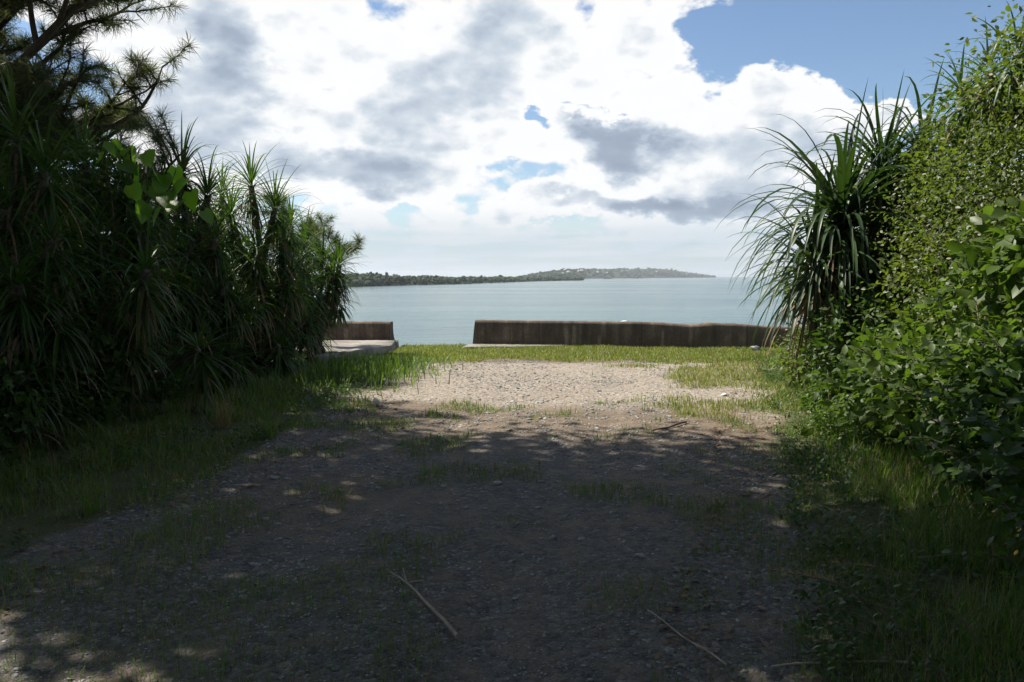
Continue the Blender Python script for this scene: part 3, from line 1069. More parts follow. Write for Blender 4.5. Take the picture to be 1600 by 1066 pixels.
pandanus((-6.6, 12.6), [(-6.4, 12.6, 3.3, .95), (-6.9, 12.2, 2.8, .9), (-6.2, 13.2, 2.4, .9), (-7.2, 13, 3.0, .9), (-6.2, 12.4, 1.7, .9)],
         'screw pine filling the back of the thicket before the casuarina', 6, group=LG, fill=9)
pandanus((-6.8, 9.6), [(-6.6, 9.6, 3.2, .95), (-7.1, 9.1, 2.6, .9), (-6.4, 10.2, 2.3, .9), (-7.3, 10, 3.0, .9), (-6.3, 9.2, 1.6, .9)],
         'screw pine behind the one under the forked casuarina trunk', 7, group=LG, fill=9)
pandanus((-5.6, 15.0), [(-5.4, 15, 3.2, .95), (-5.8, 14.6, 2.5, .9), (-5.0, 15.3, 2.2, .9), (-6.2, 15.4, 2.9, .9), (-5.0, 14.9, 1.4, .9)],
         'screw pine in the thicket next to the seawall', 8, group=LG, fill=9)
pandanus((-5.4, 5.6), [(-5.3, 5.7, 2.7, .95), (-5.7, 5.2, 2.3, .9), (-5.0, 6.0, 1.9, .9), (-5.2, 5.2, 1.2, .85)],
         'screw pine at the near end of the dark thicket', 9, group=LG, fill=9)

# the big screw pine by the bank: every leaf a piece of its own
def big_pandanus():
    r = np.random.default_rng(99)
    bx, by = 4.75, 10.3
    base = np.array([bx, by, float(gz(bx, by))])
    e = thing('screw_pine', base, 'large arching screw pine with long dark leaves leaning over the lawn from the bank', 'screw pine')
    heads = [(hd_(1315, 335, 9.9, 1.75), 118, 0), (hd_(1380, 258, 10.3, 1.42), 78, 0), (hd_(1272, 405, 9.8, 1.40), 66, 0), (hd_(1440, 225, 10.3, 1.1), 36, 0)]
    g = Geo()
    fork = base + np.array([-.15, -.1, .75])
    tube(g, np.array([base - [0, 0, .2], base + [-.05, 0, .4], fork]), [.13, .11, .10], 8)
    for k in range(7):
        a = r.uniform(0, 6.28)
        foot = base + np.array([math.cos(a) * .45, math.sin(a) * .45, -.2])
        tube(g, np.array([base + [0, 0, .55], (base + foot) / 2 + [0, 0, .28], foot]), .03, 5)
    for h, n, _ in heads:
        hp = np.array(h[:3])
        tube(g, np.array([fork, (fork + hp) / 2 + [.05, .05, -.1], hp - [0, 0, .05]]), [.085, .07, .06], 7)
    g.build('trunk', M['bark'], e, smooth=True)
    # leaf shapes by starting angle; each lies in the x-z plane and is turned about z
    shapes = []
    for i in range(18):
        el0 = math.radians(86 - i * 7.2)
        gl = Geo()
        strips(gl, np.zeros((1, 3)), np.array([[math.cos(el0), 0, math.sin(el0)]]), 1.0, .044, [(1.6, 2.4, 3.4)[i % 3] * (1.0 if i < 12 else .7)], 9, .16, lambda t: min(1.0, .6 + t * 3) * (1 - t ** 2.0) ** .8, np.array([i / 18]))
        shapes.append(gl.mesh('sword_leaf', M['pandanus_grey'], True))
    for h, n, _ in heads:
        ro = bpy.data.objects.new('rosette', None)
        ro.empty_display_size = .1
        COL.objects.link(ro)
        ro.parent = e
        ro.location = Vector(h[:3]) - Vector(base)
        for k in range(n):
            o = bpy.data.objects.new('leaf', shapes[min(17, max(0, int(18 * (k / n) ** .75 + r.normal(0, 1.2))))])
            COL.objects.link(o)
            o.parent = ro
            a = k * 2.39996 + r.normal(0, .15)
            o.location = (math.cos(a) * .05, math.sin(a) * .05, -.3 * k / n)
            o.rotation_euler = (r.normal(0, .09), r.normal(0, .09), a)
            s = h[3] * r.uniform(.72, 1.12) * (.8 + .2 * math.sin(math.pi * min(1, k / n + .2)))
            o.scale = (s, s * 1.0, s)
    gm = Geo()
    for i, (h, n, _) in enumerate(heads):
        rosette_geo(gm, h[:3], int(n * .8), h[3] * .92, (-.15, -.1, 1), .058, -72, 70, 900 + i, 2.3)
    o = gm.build('leaf_mass', M['pandanus_grey'], e, smooth=True)
    o['kind'] = 'stuff'
    gs = Geo()
    for i, (h, n, _) in enumerate(heads[:3]):
        skirt_geo(gs, h[:3], 46, 1.25, 400 + i)
    o = gs.build('dead_leaf_skirt', M['dead'], e)
    o['kind'] = 'stuff'


big_pandanus()
pandanus((6.1, 8.6), [hd_(1545, 105, 8.6, .75), hd_(1590, 80, 8.3, .75), hd_(1500, 135, 8.9, .6)], 'screw pine showing spiky tops above the vine-covered bank', 21, 'pandanus', 4, nleaf=46)


# ------------------------------------------------------------------ shrubs, vines, creepers
def shrub(name, label, lobes, n, leaf, mat, seed, cat='shrub', stems=14, single=0, flat=.5, shell=.75, shoots=40):
    """lobes: (x, y, z, rx, ry, rz). Leaves sit in the outer shell of the lobes on thin stems; the nearest can be pieces of their own"""
    r = np.random.default_rng(seed)
    lobes = np.array(lobes, float)
    bx, by = lobes[:, 0].mean(), lobes[:, 1].mean()
    base = np.array([bx, by, float(gz(bx, by))])
    e = thing(name, base, label, cat)
    area = lobes[:, 3] * lobes[:, 5]
    q = r.choice(len(lobes), n, p=area / area.sum())
    d = rand_dirs(n, r)
    rad = 1 - (1 - shell) * r.random(n) ** .7 * 1.8
    lump = 1 + .50 * (fbm(d[:, 0] * 2.3 + q * 7.1 + 50, d[:, 2] * 2.3 + d[:, 1] * 1.7 + 50, 3, seed) - .5) * 2
    P = lobes[q, :3] + d * lobes[q, 3:6] * (rad * lump)[:, None]
    keep = P[:, 2] > gz(P[:, 0], P[:, 1]) + .01
    P, d = P[keep], d[keep]
    # shoots that stick out of the mass
    sp_, sd_ = [P], [d]
    gtw = Geo()
    for k in r.choice(len(P), shoots):
        dirn = unit(d[k] * np.array([1, 1, .5]) + np.array([0, 0, .55]) + r.normal(0, .3, 3))
        L_ = r.uniform(.18, .55)
        tt = np.linspace(.1, 1, 9)
        sp_.append(P[k] + dirn * (tt * L_)[:, None] + np.array([0, 0, -.35 * L_]) * (tt ** 2)[:, None] + r.normal(0, .012, (9, 3)))
        sd_.append(unit(dirn[None] * .4 + r.normal(0, .8, (9, 3))))
        t3 = np.array([-.5, .0, .5, 1.0])
        tube(gtw, P[k] + dirn * (t3 * L_)[:, None] + np.array([0, 0, -.35 * L_]) * (t3 ** 2)[:, None], [.006, .005, .004, .002], 4, r.random())
    P, d = np.concatenate(sp_), np.concatenate(sd_)
    m = len(P)
    rad = np.concatenate([rad[keep], np.ones(m - keep.sum())])
    out = unit(d * np.array([1, 1, .6]) + r.normal(0, .75, (m, 3)) + np.array([0, 0, -.12]))
    up = unit(np.array([0, 0, 1.0])[None] * flat + d * .5 + r.normal(0, .42, (m, 3)))
    lr = r.random(len(lobes))
    qq = np.concatenate([q[keep], r.integers(0, len(lobes), m - keep.sum())])
    s = leaf * r.uniform(.55, 1.25, m) * (.7 + .75 * lr[qq] ** 1.5)
    mats = frames(out, up, s)
    rnd = np.clip(.55 * np.roll(lr, 1)[qq] + .45 * r.random(m), 0, .999)
    near = np.zeros(m, bool)
    if single:
        dist = np.linalg.norm(P - np.array([0, 0, CAM_H]), axis=1) - s * 6 - rad * .8
        near[np.argsort(dist)[:single]] = True
        gl = Geo()
        gl.add(LEAF_V, [f for f in LEAF_F if len(f) == 3], [f for f in LEAF_F if len(f) == 4], .5)
        me = gl.mesh('leaf', M[mat], True)
        for i in np.where(near)[0]:
            o = bpy.data.objects.new('leaf', me)
            COL.objects.link(o)
            o.parent = e
            mm = Matrix([list(mats[i][k]) + [P[i][k] - base[k]] for k in range(3)] + [[0, 0, 0, 1]])
            o.matrix_local = mm
    g = Geo()
    g.inst(LEAF_V, LEAF_F, mats[~near], P[~near], rnd[~near])
    o = g.build('foliage', M[mat], e, smooth=True)
    o['kind'] = 'stuff'
    o = gtw.build('twigs', M['stem'], e)
    o['kind'] = 'stuff'
    for k in range(stems):
        gs = Geo()
        i = r.integers(0, len(lobes))
        b = lobes[i, :3] + np.array([r.normal(0, .15), r.normal(0, .15), 0])
        b[2] = float(gz(b[0], b[1])) - .05
        t = lobes[i, :3] + rand_dirs(1, r)[0] * lobes[i, 3:6] * .9
        t[2] = max(t[2], b[2] + .15)
        mid = (b + t) / 2 + r.normal(0, .08, 3)
        tube(gs, np.array([b, mid, t]), [.014, .010, .004], 5, r.random())
        gs.build('stem', M['stem'], e)
    return e, P


def bank_lobes(y0, y1, off0, off1, n, rad, seed, lift=.15):
    r = np.random.default_rng(seed)
    L = []
    for k in range(n):
        y = r.uniform(y0, y1)
        x = bank_x(y) + r.uniform(off0, off1)
        rr = rad * r.uniform(.5, 1.45)
        L.append((x, y, float(gz(x, y)) + rr * lift + .1, rr, rr * 1.1, rr * .85))
    return L


# vine-smothered thicket along the top of the bank
shrub('vine_thicket', 'tall vine-smothered thicket on top of the bank beyond the large screw pine', bank_lobes(6.5, 11.0, .6, 2.6, 30, .66, 1, 1.1) + [tuple(at(a_, b_, c_)) + (d_, d_, d_) for a_, b_, c_, d_ in
      ((1450, 245, 9.9, .5), (1485, 205, 9.4, .5), (1530, 185, 9.0, .5), (1575, 160, 8.6, .55), (1500, 260, 9.3, .6), (1440, 300, 9.8, .5), (1560, 240, 8.7, .6))], 42000, .060, 'vine', 101, 'thicket', 30)
shrub('vine_thicket', 'vine-covered bushes on the bank above the large-leaved shrub', bank_lobes(3.0, 6.8, .9, 2.8, 26, .62, 2, .8), 28000, .065, 'vine', 102, 'thicket', 26)
# broad-leaved shrub in the sun
shrub('leafy_shrub', 'broad-leaved shrub with fresh green pointed leaves on the bank face', bank_lobes(5.4, 7.8, .15, 1.2, 14, .50, 3, .65), 9500, .105, 'shrub', 103, 'shrub', 26, single=260)
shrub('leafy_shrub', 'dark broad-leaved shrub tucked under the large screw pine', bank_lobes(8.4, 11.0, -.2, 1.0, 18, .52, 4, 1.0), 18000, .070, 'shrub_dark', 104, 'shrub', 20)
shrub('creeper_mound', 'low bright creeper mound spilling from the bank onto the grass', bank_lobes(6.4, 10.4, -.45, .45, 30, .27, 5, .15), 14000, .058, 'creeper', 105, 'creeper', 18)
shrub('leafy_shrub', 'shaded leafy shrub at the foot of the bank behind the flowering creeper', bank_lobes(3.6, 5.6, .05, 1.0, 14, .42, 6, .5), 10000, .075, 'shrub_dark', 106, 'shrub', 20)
FL_E, FL_P = shrub('creeper_mound', 'shaded low creeper dotted with small yellow flowers beside tall grass', bank_lobes(3.0, 4.8, -.25, .5, 12, .30, 7, .25), 7000, .065, 'creeper', 107, 'creeper', 14)
shrub('leafy_shrub', 'straggling bush over dead leaves between the screw pine and the lawn', bank_lobes(10.2, 13.5, -.5, .9, 18, .42, 8, .4), 10000, .070, 'creeper', 108, 'shrub', 16)
shrub('vine_thicket', 'vine tangle wrapped round the trunk of the large screw pine', [(4.15, 10.7, .9, .5, .5, .5), (4.45, 10.9, 1.6, .55, .6, .6), (4.95, 11.1, 2.3, .6, .6, .6),
      (4.3, 11.2, .5, .6, .7, .5), (5.2, 11.0, 1.5, .8, .7, .8), (5.4, 10.9, 2.9, .6, .6, .6), (4.0, 11.0, 1.5, .35, .4, .4), (4.6, 10.2, .8, .5, .4, .6)], 16000, .060, 'vine', 109, 'thicket', 14)
# yellow flowers, each with petals
rf = np.random.default_rng(9)
gf = Geo()
for k in range(8):
    a = k * 2 * math.pi / 8
    m = frames(np.array([[math.cos(a), math.sin(a), .25]]), np.array([[0, 0, 1.0]]), np.array([.018]))
    gf.inst(LEAF_V, LEAF_F, m, np.zeros((1, 3)), np.array([.5]))
fme = gf.mesh('flower', M['flower'])
for i in rf.choice(np.where(FL_P[:, 0] < 3.6)[0], 26, replace=False):
    o = bpy.data.objects.new('flower', fme)
    COL.objects.link(o)
    o.parent = FL_E
    o.location = Vector(FL_P[i]) - FL_E.location + Vector((-.05, -.04, .06))
    o.rotation_euler = (rf.normal(0, .5), rf.normal(0, .5), rf.uniform(0, 6))

# undergrowth on the shaded side
def left_lobes(y0, y1, x0, x1, n, rad, seed, zs=.5, zr=0):
    r = np.random.default_rng(seed)
    L = []
    for k in range(n):
        y = r.uniform(y0, y1)
        x = r.uniform(x0, x1)
        rr = rad * r.uniform(.7, 1.3)
        L.append((x, y, float(gz(x, y)) + rr * zs + zr * r.random(), rr, rr, rr))
    return L


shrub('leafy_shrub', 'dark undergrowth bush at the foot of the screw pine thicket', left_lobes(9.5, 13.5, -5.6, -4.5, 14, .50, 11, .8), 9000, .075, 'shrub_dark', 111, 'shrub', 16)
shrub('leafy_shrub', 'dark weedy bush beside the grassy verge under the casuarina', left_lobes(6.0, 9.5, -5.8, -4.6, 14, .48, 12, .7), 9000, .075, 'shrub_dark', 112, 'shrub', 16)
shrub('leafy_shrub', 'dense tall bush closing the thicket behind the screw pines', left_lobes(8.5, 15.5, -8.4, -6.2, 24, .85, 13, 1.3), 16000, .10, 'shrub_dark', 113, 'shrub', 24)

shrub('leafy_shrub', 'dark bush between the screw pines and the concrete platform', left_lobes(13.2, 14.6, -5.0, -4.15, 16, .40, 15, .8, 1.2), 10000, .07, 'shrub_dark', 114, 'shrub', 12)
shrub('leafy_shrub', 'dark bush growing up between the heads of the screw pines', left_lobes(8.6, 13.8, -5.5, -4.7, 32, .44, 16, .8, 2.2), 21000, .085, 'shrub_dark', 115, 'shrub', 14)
# climber with big heart-shaped leaves
HEART_V = [(0, 0, 0), (-.12, .26, .03), (.12, .46, .05), (.5, .38, .02), (1.0, 0, -.14), (.5, -.38, .02), (.12, -.46, .05), (-.12, -.26, .03), (.35, 0, -.03), (.7, 0, -.06)]
HEART_F = [(0, 2, 1), (0, 8, 2), (2, 8, 3), (8, 9, 3), (3, 9, 4), (0, 7, 6), (0, 6, 8), (6, 5, 8), (8, 5, 9), (5, 4, 9)]
LV = [(172, 222, .20), (200, 232, .22), (225, 240, .24), (190, 255, .22), (215, 262, .24), (240, 265, .22), (255, 275, .24), (275, 262, .24), (290, 280, .26), (298, 300, .22),
      (262, 300, .24), (235, 290, .22), (280, 315, .24), (205, 290, .20), (250, 325, .20), (228, 318, .22), (318, 330, .16), (160, 245, .16)]
rv = np.random.default_rng(14)
p0 = at(215, 300, 9.3)
e = thing('heart_leaf_climber', (p0.x, 9.4, float(gz(p0.x, 9.4))), 'climber with large translucent heart-shaped leaves hanging over the screw pines', 'climber')
gh = Geo()
gh.add(HEART_V, HEART_F, None, .5)
hme = gh.mesh('leaf', M['bigleaf'], True)
gs = Geo()
prev = np.array([p0.x - .2, 9.5, .5])
stem_pts = [prev]
for (px, py, s) in sorted(LV, key=lambda q: q[0]):
    p = np.array(at(px, py, 9.1 + rv.uniform(-.15, .15)))
    o = bpy.data.objects.new('leaf', hme)
    COL.objects.link(o)
    o.parent = e
    d = unit(np.array([rv.normal(.2, .35), rv.normal(-.3, .3), rv.uniform(-1.0, -.35)]))
    mm = frames(d[None], unit(np.array([[rv.normal(-.5, .3), rv.normal(-.2, .5), .8]])), np.array([s * 1.15]))[0]
    o.matrix_local = Matrix([list(mm[k]) + [p[k] - e.location[k]] for k in range(3)] + [[0, 0, 0, 1]])
    stem_pts.append(p + np.array([0, .05, .04]))
tube(gs, np.array(stem_pts), np.linspace(.014, .005, len(stem_pts)), 5)
gs.build('stem', M['stem'], e)


# ------------------------------------------------------------------ grass
def grass_area():
    r = np.random.default_rng(55)
    g = Geo()
    gd = Geo()

    gl_ = Geo()

    def put(n, xf, yf, hfun, dens, wid=.006, dry=.0, seed=0, droop=1.3, lawn=False):
        x, y = xf(n), yf(n)
        keep = r.random(n) < dens(x, y)
        x, y = x[keep], y[keep]
        m = len(x)
        h = hfun(x, y) * r.uniform(.55, 1.3, m)
        a = r.uniform(0, 6.28, m)
        lean = np.abs(r.normal(0, .62, m))
        d = np.stack([np.cos(a) * lean, np.sin(a) * lean, np.ones(m)], 1)
        P = np.stack([x, y, gz(x, y) - .01], 1)
        w_ = wid * np.clip(y / 5, .7, 2.6) * r.uniform(.7, 1.3, m)
        isd = r.random(m) < dry
        for gg, s in ((gl_ if lawn else g, ~isd), (gd, isd)):
            if s.sum():
                strips(gg, P[s], d[s], h[s], w_[s], droop * r.uniform(.3, 1.5, s.sum()), 3, 0, lambda t: (1 - t) ** .55, None)

    def tuft(x, y, sc_=1.6, seed=70):
        return fbm(x * sc_, y * sc_, 3, seed)

    # right verge
    def dr(x, y):
        return sstep(-.15, .5, x - lane_r(y) + (tuft(x, y) - .5) * 1.8) * sstep(1.6, .6, x - bank_x(y)) * sstep(.32, .56, tuft(x, y, 2.6, 72) + .10)
    put(140000, lambda n: r.uniform(.5, 6.5, n), lambda n: 2.2 + 13.2 * r.random(n) ** 1.5, lambda x, y: .06 + .20 * sstep(.1, 1.2, x - lane_r(y)) * (.4 + tuft(x, y, 1.2, 71)), dr, dry=.13)
    # left verge
    def dl(x, y):
        return sstep(-.15, .5, lane_l(y) - x + (tuft(x, y) - .5) * 1.8) * sstep(.42, .62, tuft(x, y, 2.2, 73) + .06)
    put(80000, lambda n: r.uniform(-6.2, -1.2, n), lambda n: 2.6 + 14 * r.random(n) ** 1.4, lambda x, y: (.05 + .16 * sstep(.1, 1.3, lane_l(y) - x) * (.4 + tuft(x, y, 1.2, 74))) * (.25 + .75 * sstep(15.6, 13.6, y)), dl, dry=.12)
    # tall bright clump by the platform and the gap
    def dc(x, y):
        return np.exp(-((x + 2.6) / .8) ** 2 - ((y - 14.0) / 1.8) ** 2) + .35 * np.exp(-((x + 2.0) / .8) ** 2 - ((y - 16.5) / .8) ** 2)
    put(16000, lambda n: r.uniform(-4.4, -.6, n), lambda n: r.uniform(10.5, 17.5, n), lambda x, y: (.22 + .18 * tuft(x, y, 2, 75)) * (.3 + .7 * sstep(15.8, 14.2, y)), dc, .007)
    # lawn in front of the wall
    def dw(x, y):
        return sstep(15.0, 15.9, y + (tuft(x, y, 1.3, 76) - .5) * 1.6 + .12 * np.maximum(0, x - 2.2))
    put(80000, lambda n: r.uniform(-2.6, 8.5, n), lambda n: r.uniform(14.2, 18.9, n), lambda x, y: .055 + .04 * tuft(x, y, 2, 77), dw, .006, .12, lawn=True)
    # worn grass on the sunny right part of the gravel
    def dp(x, y):
        return sstep(.44, .62, tuft(x, y, .9, 78) + .10 * (x - 1.6)) * .8
    put(36000, lambda n: r.uniform(.2, 5.2, n), lambda n: r.uniform(9.0, 14.8, n), lambda x, y: .05 + .07 * tuft(x, y, 2, 79), dp, .005, .25, lawn=True)
    # tufts coming up through the track
    def dt(x, y):
        return sstep(.52, .68, tuft(x, y, 1.5, 80)) * .75
    put(90000, lambda n: r.uniform(-3.2, 2.6, n), lambda n: 2.3 + 8.2 * r.random(n) ** 1.3, lambda x, y: .045 + .15 * tuft(x, y, 2.2, 81) ** 2, dt, .0045, .16)
    tag(gl_.build('lawn_grass', M['lawn']), 'short sunny yellow-green lawn at the foot of the long seawall', 'lawn', kind='stuff')
    o = g.build('grass', M['grass'])
    tag(o, 'green grass of the verges and tufts in the track', 'grass', kind='stuff')
    o = gd.build('dry_grass', M['drygrass'])
    tag(o, 'straw-coloured dry blades among the green grass', 'grass', kind='stuff')
    print('grass tris', sum(len(f) for f in g.f4) * 2)


grass_area()


def clump(name, base, n, h, mat, label, cat, seed, spread=.5, wid=.006, heads=False):
    r = np.random.default_rng(seed)
    g = Geo()
    a = r.uniform(0, 6.28, n)
    l_ = np.abs(r.normal(0, spread, n))
    d = np.stack([np.cos(a) * l_, np.sin(a) * l_, np.ones(n)], 1)
    P = np.array([base[0], base[1], float(gz(base[0], base[1])) - .01]) + np.c_[r.normal(0, .05, n), r.normal(0, .05, n), np.zeros(n)]
    strips(g, P, d, h * r.uniform(.6, 1.2, n), wid, r.uniform(.4, 1.8, n), 5, 0, lambda t: (1 - t) ** .5, None)
    return tag(g.build(name, M[mat]), label, cat)


p = at(352, 668, 8.55)
clump('grass_clump', (p.x, p.y), 70, .40, 'drygrass', 'reddish dry seeding grass clump on the shaded verge', 'grass clump', 61)
p = at(140, 800, 5.5)
clump('grass_clump', (p.x, p.y), 60, .36, 'grass', 'arching green grass clump on the dark verge', 'grass clump', 62, .7)
p = at(420, 690, 8.0)
clump('grass_clump', (p.x, p.y), 90, .30, 'grass', 'bright green grass clump next to the reddish dry one', 'grass clump', 63, .6)


# long seeding stalks leaning over the track
def stalk(px0, py0, y0, px1, py1, y1, label, thick=.0035):
    a, b = np.array(at(px0, py0, y0)), np.array(at(px1, py1, y1))
    a[2] = max(a[2], float(gz(a[0], a[1])))
    t = np.linspace(0, 1, 12)[:, None]
    pts = a + (b - a) * t + np.array([0, 0, .16]) * np.sin(np.pi * t) * (1 - .3 * t)
    e = thing('grass_stalk', a, label, 'grass stalk', 'long grass stalks leaning over the track')
    g = Geo()
    tube(g, pts, np.linspace(thick, thick * .5, 12), 5)
    g.build('stem', M['stem'], e)
    gs = Geo()
    n = 70
    r = np.random.default_rng(int(px1))
    tt = r.uniform(.72, 1, n)
    P = a + (b - a) * tt[:, None] + np.array([0, 0, .16]) * (np.sin(np.pi * tt) * (1 - .3 * tt))[:, None]
    d = unit((b - a)[None] * .8 + r.normal(0, .35, (n, 3)))
    strips(gs, P, d, .035, .004, .2, 2, 0, None, None)
    gs.build('seed_head', M['drygrass'], e)
    return e


stalk(1500, 1090, 2.75, 1196, 890, 2.95, 'thick pale grass stalk leaning furthest over the track')
stalk(1560, 1040, 3.0, 1300, 880, 3.3, 'thin grass stalk rising beside the thick pale one')
stalk(1420, 1085, 2.7, 1262, 900, 3.1, 'short grass stalk between the leaning ones', .0025)
stalk(1640, 900, 3.6, 1440, 690, 4.4, 'tall feathery grass stalk in front of the shaded shrub', .003)


def fallen(name, pts_px, rad, label, cat, mat='dry_wood', fork=False):
    g = Geo()
    pts = []
    for (px, py) in pts_px:
        d = ray(px, py)
        t = -CAM_H / d.z
        p = Vector((0, 0, CAM_H)) + d * t
        pts.append((p.x, p.y, float(gz(p.x, p.y)) + rad * .9 + .004))
    pts = np.array(pts)
    n = 14
    t = np.linspace(0, 1, n)
    k = np.linspace(0, 1, len(pts))
    q = np.stack([np.interp(t, k, pts[:, i]) for i in range(3)], 1)
    q[:, 2] += .006 * np.sin(np.linspace(0, 9, n)) + .006
    tube(g, q, np.linspace(rad, rad * .6, n), 6)
    if fork:
        r = np.random.default_rng(4)
        for i in range(6):
            dd = q[-1] - q[-3]
            dd = dd / np.linalg.norm(dd) + np.append(r.normal(0, .55, 2), r.uniform(.0, .3))
            tube(g, np.array([q[-1], q[-1] + dd * .05, q[-1] + dd * .13 + [0, 0, -.012]]), [rad * .5, rad * .35, rad * .2], 4)
    return tag(g.build(name, M[mat], smooth=True), label, cat)


fallen('dead_stalk', [(714, 990), (672, 950), (636, 918)], .009, 'straight bleached dead stalk with a forked tip lying on the track', 'stick', fork=True)
fallen('dead_twig', [(1135, 1045), (1070, 1000), (1012, 958)], .005, 'thin pale twig lying across the gravel', 'twig')
fallen('dead_twig', [(1072, 664), (1045, 672), (1020, 678)], .012, 'short dark branch lying at the edge of the shade', 'twig', 'bark')
fallen('dead_twig', [(1440, 1062), (1330, 1045), (1205, 1048)], .006, 'curved brown twig at the edge of the grass', 'twig', 'dry_wood')

# ------------------------------------------------------------------ stones
def stone_template(seed, flat=.42):
    r = np.random.default_rng(seed)
    v, f = lump_template(seed, 4, 6)
    v = v * np.array([1.0, r.uniform(.6, .9), flat * r.uniform(.7, 1.3)])
    # chip the lumps to faceted slabs
    v[:, 2] = np.clip(v[:, 2], -.3, flat * .62)
    return v, f


STONES = [stone_template(200 + i) for i in range(8)]
meshes = []
for v, f in STONES:
    g = Geo()
    g.add(v, [q for q in f if len(q) == 3], [q for q in f if len(q) == 4], RNG.random())
    meshes.append(g.mesh('stone', M['stone']))
r = np.random.default_rng(66)
n = 0
while n < 285:
    y = 2.9 + 3.6 * r.random() ** 1.5
    x = r.uniform(-2.9, 1.9)
    if r.random() > .25 + .75 * float(fbm(np.array(x * .9), np.array(y * .9), 3, 90) > .5):
        continue
    s = r.uniform(.009, .021) * (1.9 if r.random() < .07 else 1) * (y / 3.8)
    o = bpy.data.objects.new('stone', meshes[n % 8])
    COL.objects.link(o)
    o.parent = ground
    o.location = (x, y, float(gz(x, y)) + s * .10)
    o.scale = (s, s, s)
    o.rotation_euler = (r.normal(0, .15), r.normal(0, .15), r.uniform(0, 6.28))
    n += 1
g = Geo()
for k in range(8):
    m = 3600
    y = 2.6 + 13 * r.random(m) ** 1.35
    x = lane_l(y) - .2 + (lane_r(y) - lane_l(y) + .4) * r.random(m)
    kp = (r.random(m) < .25 + .9 * (fbm(x * .8, y * .8, 3, 91) > .48)) & (y < 15.7)
    x, y = x[kp], y[kp]
    m = len(x)
    s = (.004 + .009 * r.random(m) ** 2.2) * np.clip(y / 5, .7, 1.8) * np.where(r.random(m) < .03, 1.8, 1)
    a = r.uniform(0, 6.28, m)
    ti = r.normal(0, .25, m)
    mats = np.zeros((m, 3, 3))
    mats[:, 0, 0], mats[:, 0, 1] = np.cos(a), -np.sin(a)
    mats[:, 1, 0], mats[:, 1, 1] = np.sin(a), np.cos(a)
    mats[:, 2, 2] = 1
    mats[:, 2, 0] = ti
    mats *= s[:, None, None]
    g.inst(STONES[k][0], STONES[k][1], mats, np.stack([x, y, gz(x, y) + s * .12], 1), r.random(m))
o = g.build('gravel', M['stone'], ground)
o['kind'] = 'stuff'
# dead leaf litter along the verges
g = Geo()
m = 2600
y = 2.6 + 13 * r.random(m) ** 1.2
sd_ = r.random(m) < .5
x = np.where(sd_, lane_l(y) - r.exponential(.5, m) + .5, lane_r(y) + r.exponential(.5, m) - .5)
d = unit(np.c_[r.normal(size=m), r.normal(size=m), r.normal(0, .2, m)])
g.inst(LEAF_V, LEAF_F, frames(d, unit(np.c_[r.normal(0, .3, m), r.normal(0, .3, m), np.ones(m)]), r.uniform(.02, .06, m)), np.stack([x, y, gz(x, y) + .012], 1), r.random(m))
o = g.build('leaf_litter', M['dead'])
tag(o, 'brown dead leaves scattered along the edges of the track', 'leaf litter', kind='stuff')


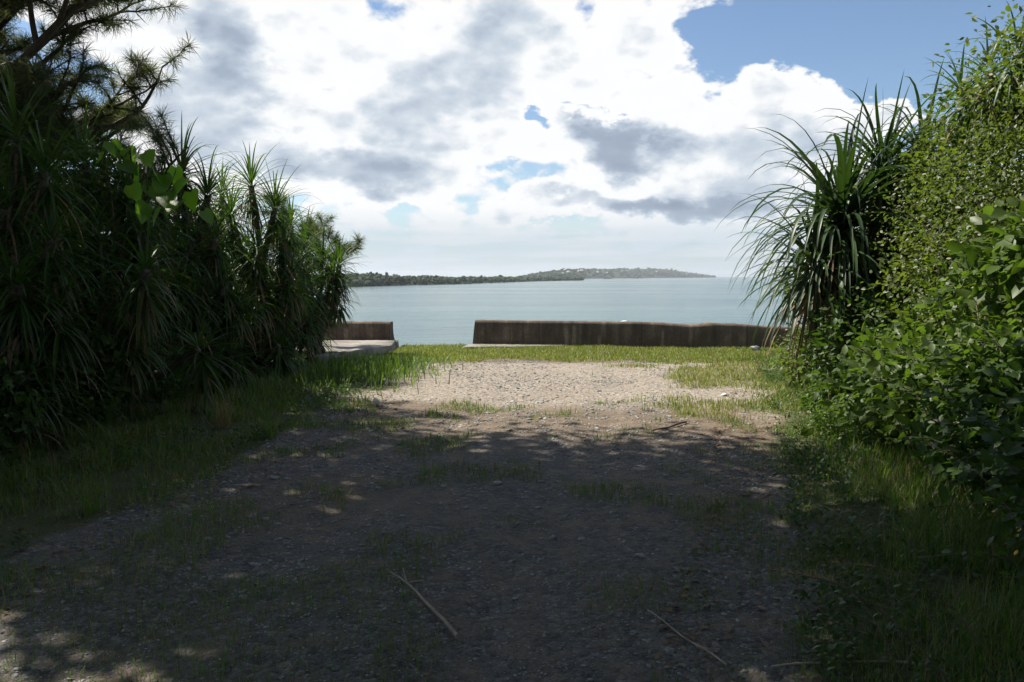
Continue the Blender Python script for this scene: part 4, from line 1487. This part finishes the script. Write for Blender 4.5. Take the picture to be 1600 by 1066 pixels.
g = Geo()
m = 2600
y = 2.8 + 12 * r.random(m) ** 1.3
sd_ = r.random(m) < .5
x = np.where(sd_, lane_l(y) - .15 - r.exponential(.6, m), lane_r(y) + .15 + r.exponential(.5, m))
kp = (fbm(x * 1.4, y * 1.4, 3, 95) > .47) & (x > -6) & (x < bank_x(y) + .6)
x, y = x[kp], y[kp]
for k in range(7):
    m = len(x)
    a = r.uniform(0, 6.28, m)
    d = unit(np.c_[np.cos(a), np.sin(a), r.uniform(.1, 1.2, m)])
    hgt = r.uniform(.01, .12, m)
    g.inst(LEAF_V, LEAF_F, frames(d, unit(np.c_[r.normal(0, .3, m), r.normal(0, .3, m), np.ones(m)]), r.uniform(.018, .05, m)),
           np.stack([x + r.normal(0, .03, m), y + r.normal(0, .03, m), gz(x, y) + hgt], 1), r.random(m))
tag(g.build('weeds', M['shrub_dark'], smooth=True), 'low broad-leaved weeds among the verge grass', 'weeds', kind='stuff')


# ------------------------------------------------------------------ litter
def crumple(name, px, py, size, mat, label, cat, seed, flat=.6):
    d = ray(px, py)
    t = -CAM_H / d.z
    p = Vector((0, 0, CAM_H)) + d * t
    r = np.random.default_rng(seed)
    v, f = lump_template(seed, 6, 9)
    v = v * r.uniform(.6, 1.25, (len(v), 1)) * np.array([1, .8, flat]) * size
    v[:, 2] -= v[:, 2].min()
    g = Geo()
    g.add(v, [q for q in f if len(q) == 3], [q for q in f if len(q) == 4], .5)
    o = g.build(name, M[mat])
    o.location = (p.x, p.y, float(gz(p.x, p.y)) - .004)
    return tag(o, label, cat)


crumple('paper_scrap', 590, 634, .055, 'plastic', 'crumpled white paper scrap at the edge of the shaded verge', 'litter', 301, .9)
crumple('paper_scrap', 1131, 620, .05, 'plastic', 'flattened white scrap in the sunny grass', 'litter', 302, .35)
crumple('rubbish_bundle', 1181, 550, .13, 'trash_dark', 'small grey bundle of rubbish on the lawn before the seawall', 'litter', 303, .5)
o = crumple('paper_scrap', 976, 560, .10, 'plastic', 'white plastic scrap lying on top of the long seawall', 'litter', 304, .22)
pw_ = at(976, 500, 18.75)
o.location = (pw_.x, 18.78, .565)

# ------------------------------------------------------------------ air over the sea
gb = Geo()
x0, x1, y0, y1, z0, z1 = -9800, 9800, -320, 9800, -8.0, 60.0
gb.add([(x0, y0, z0), (x1, y0, z0), (x1, y1, z0), (x0, y1, z0), (x0, y0, z1), (x1, y0, z1), (x1, y1, z1), (x0, y1, z1)], None,
       [(0, 3, 2, 1), (4, 5, 6, 7), (0, 1, 5, 4), (2, 3, 7, 6), (1, 2, 6, 5), (3, 0, 4, 7)])
hm, t = new_mat('sea_air')
vol = t.n('ShaderNodeVolumePrincipled', {'Color': (.86, .93, 1.0, 1), 'Density': 0.00013, 'Anisotropy': 0.3})
t.n('ShaderNodeOutputMaterial', {'Volume': vol.outputs[0]})
hz = gb.build('haze', hm)
tag(hz, 'thin sea haze over the bay', 'haze', kind='stuff')
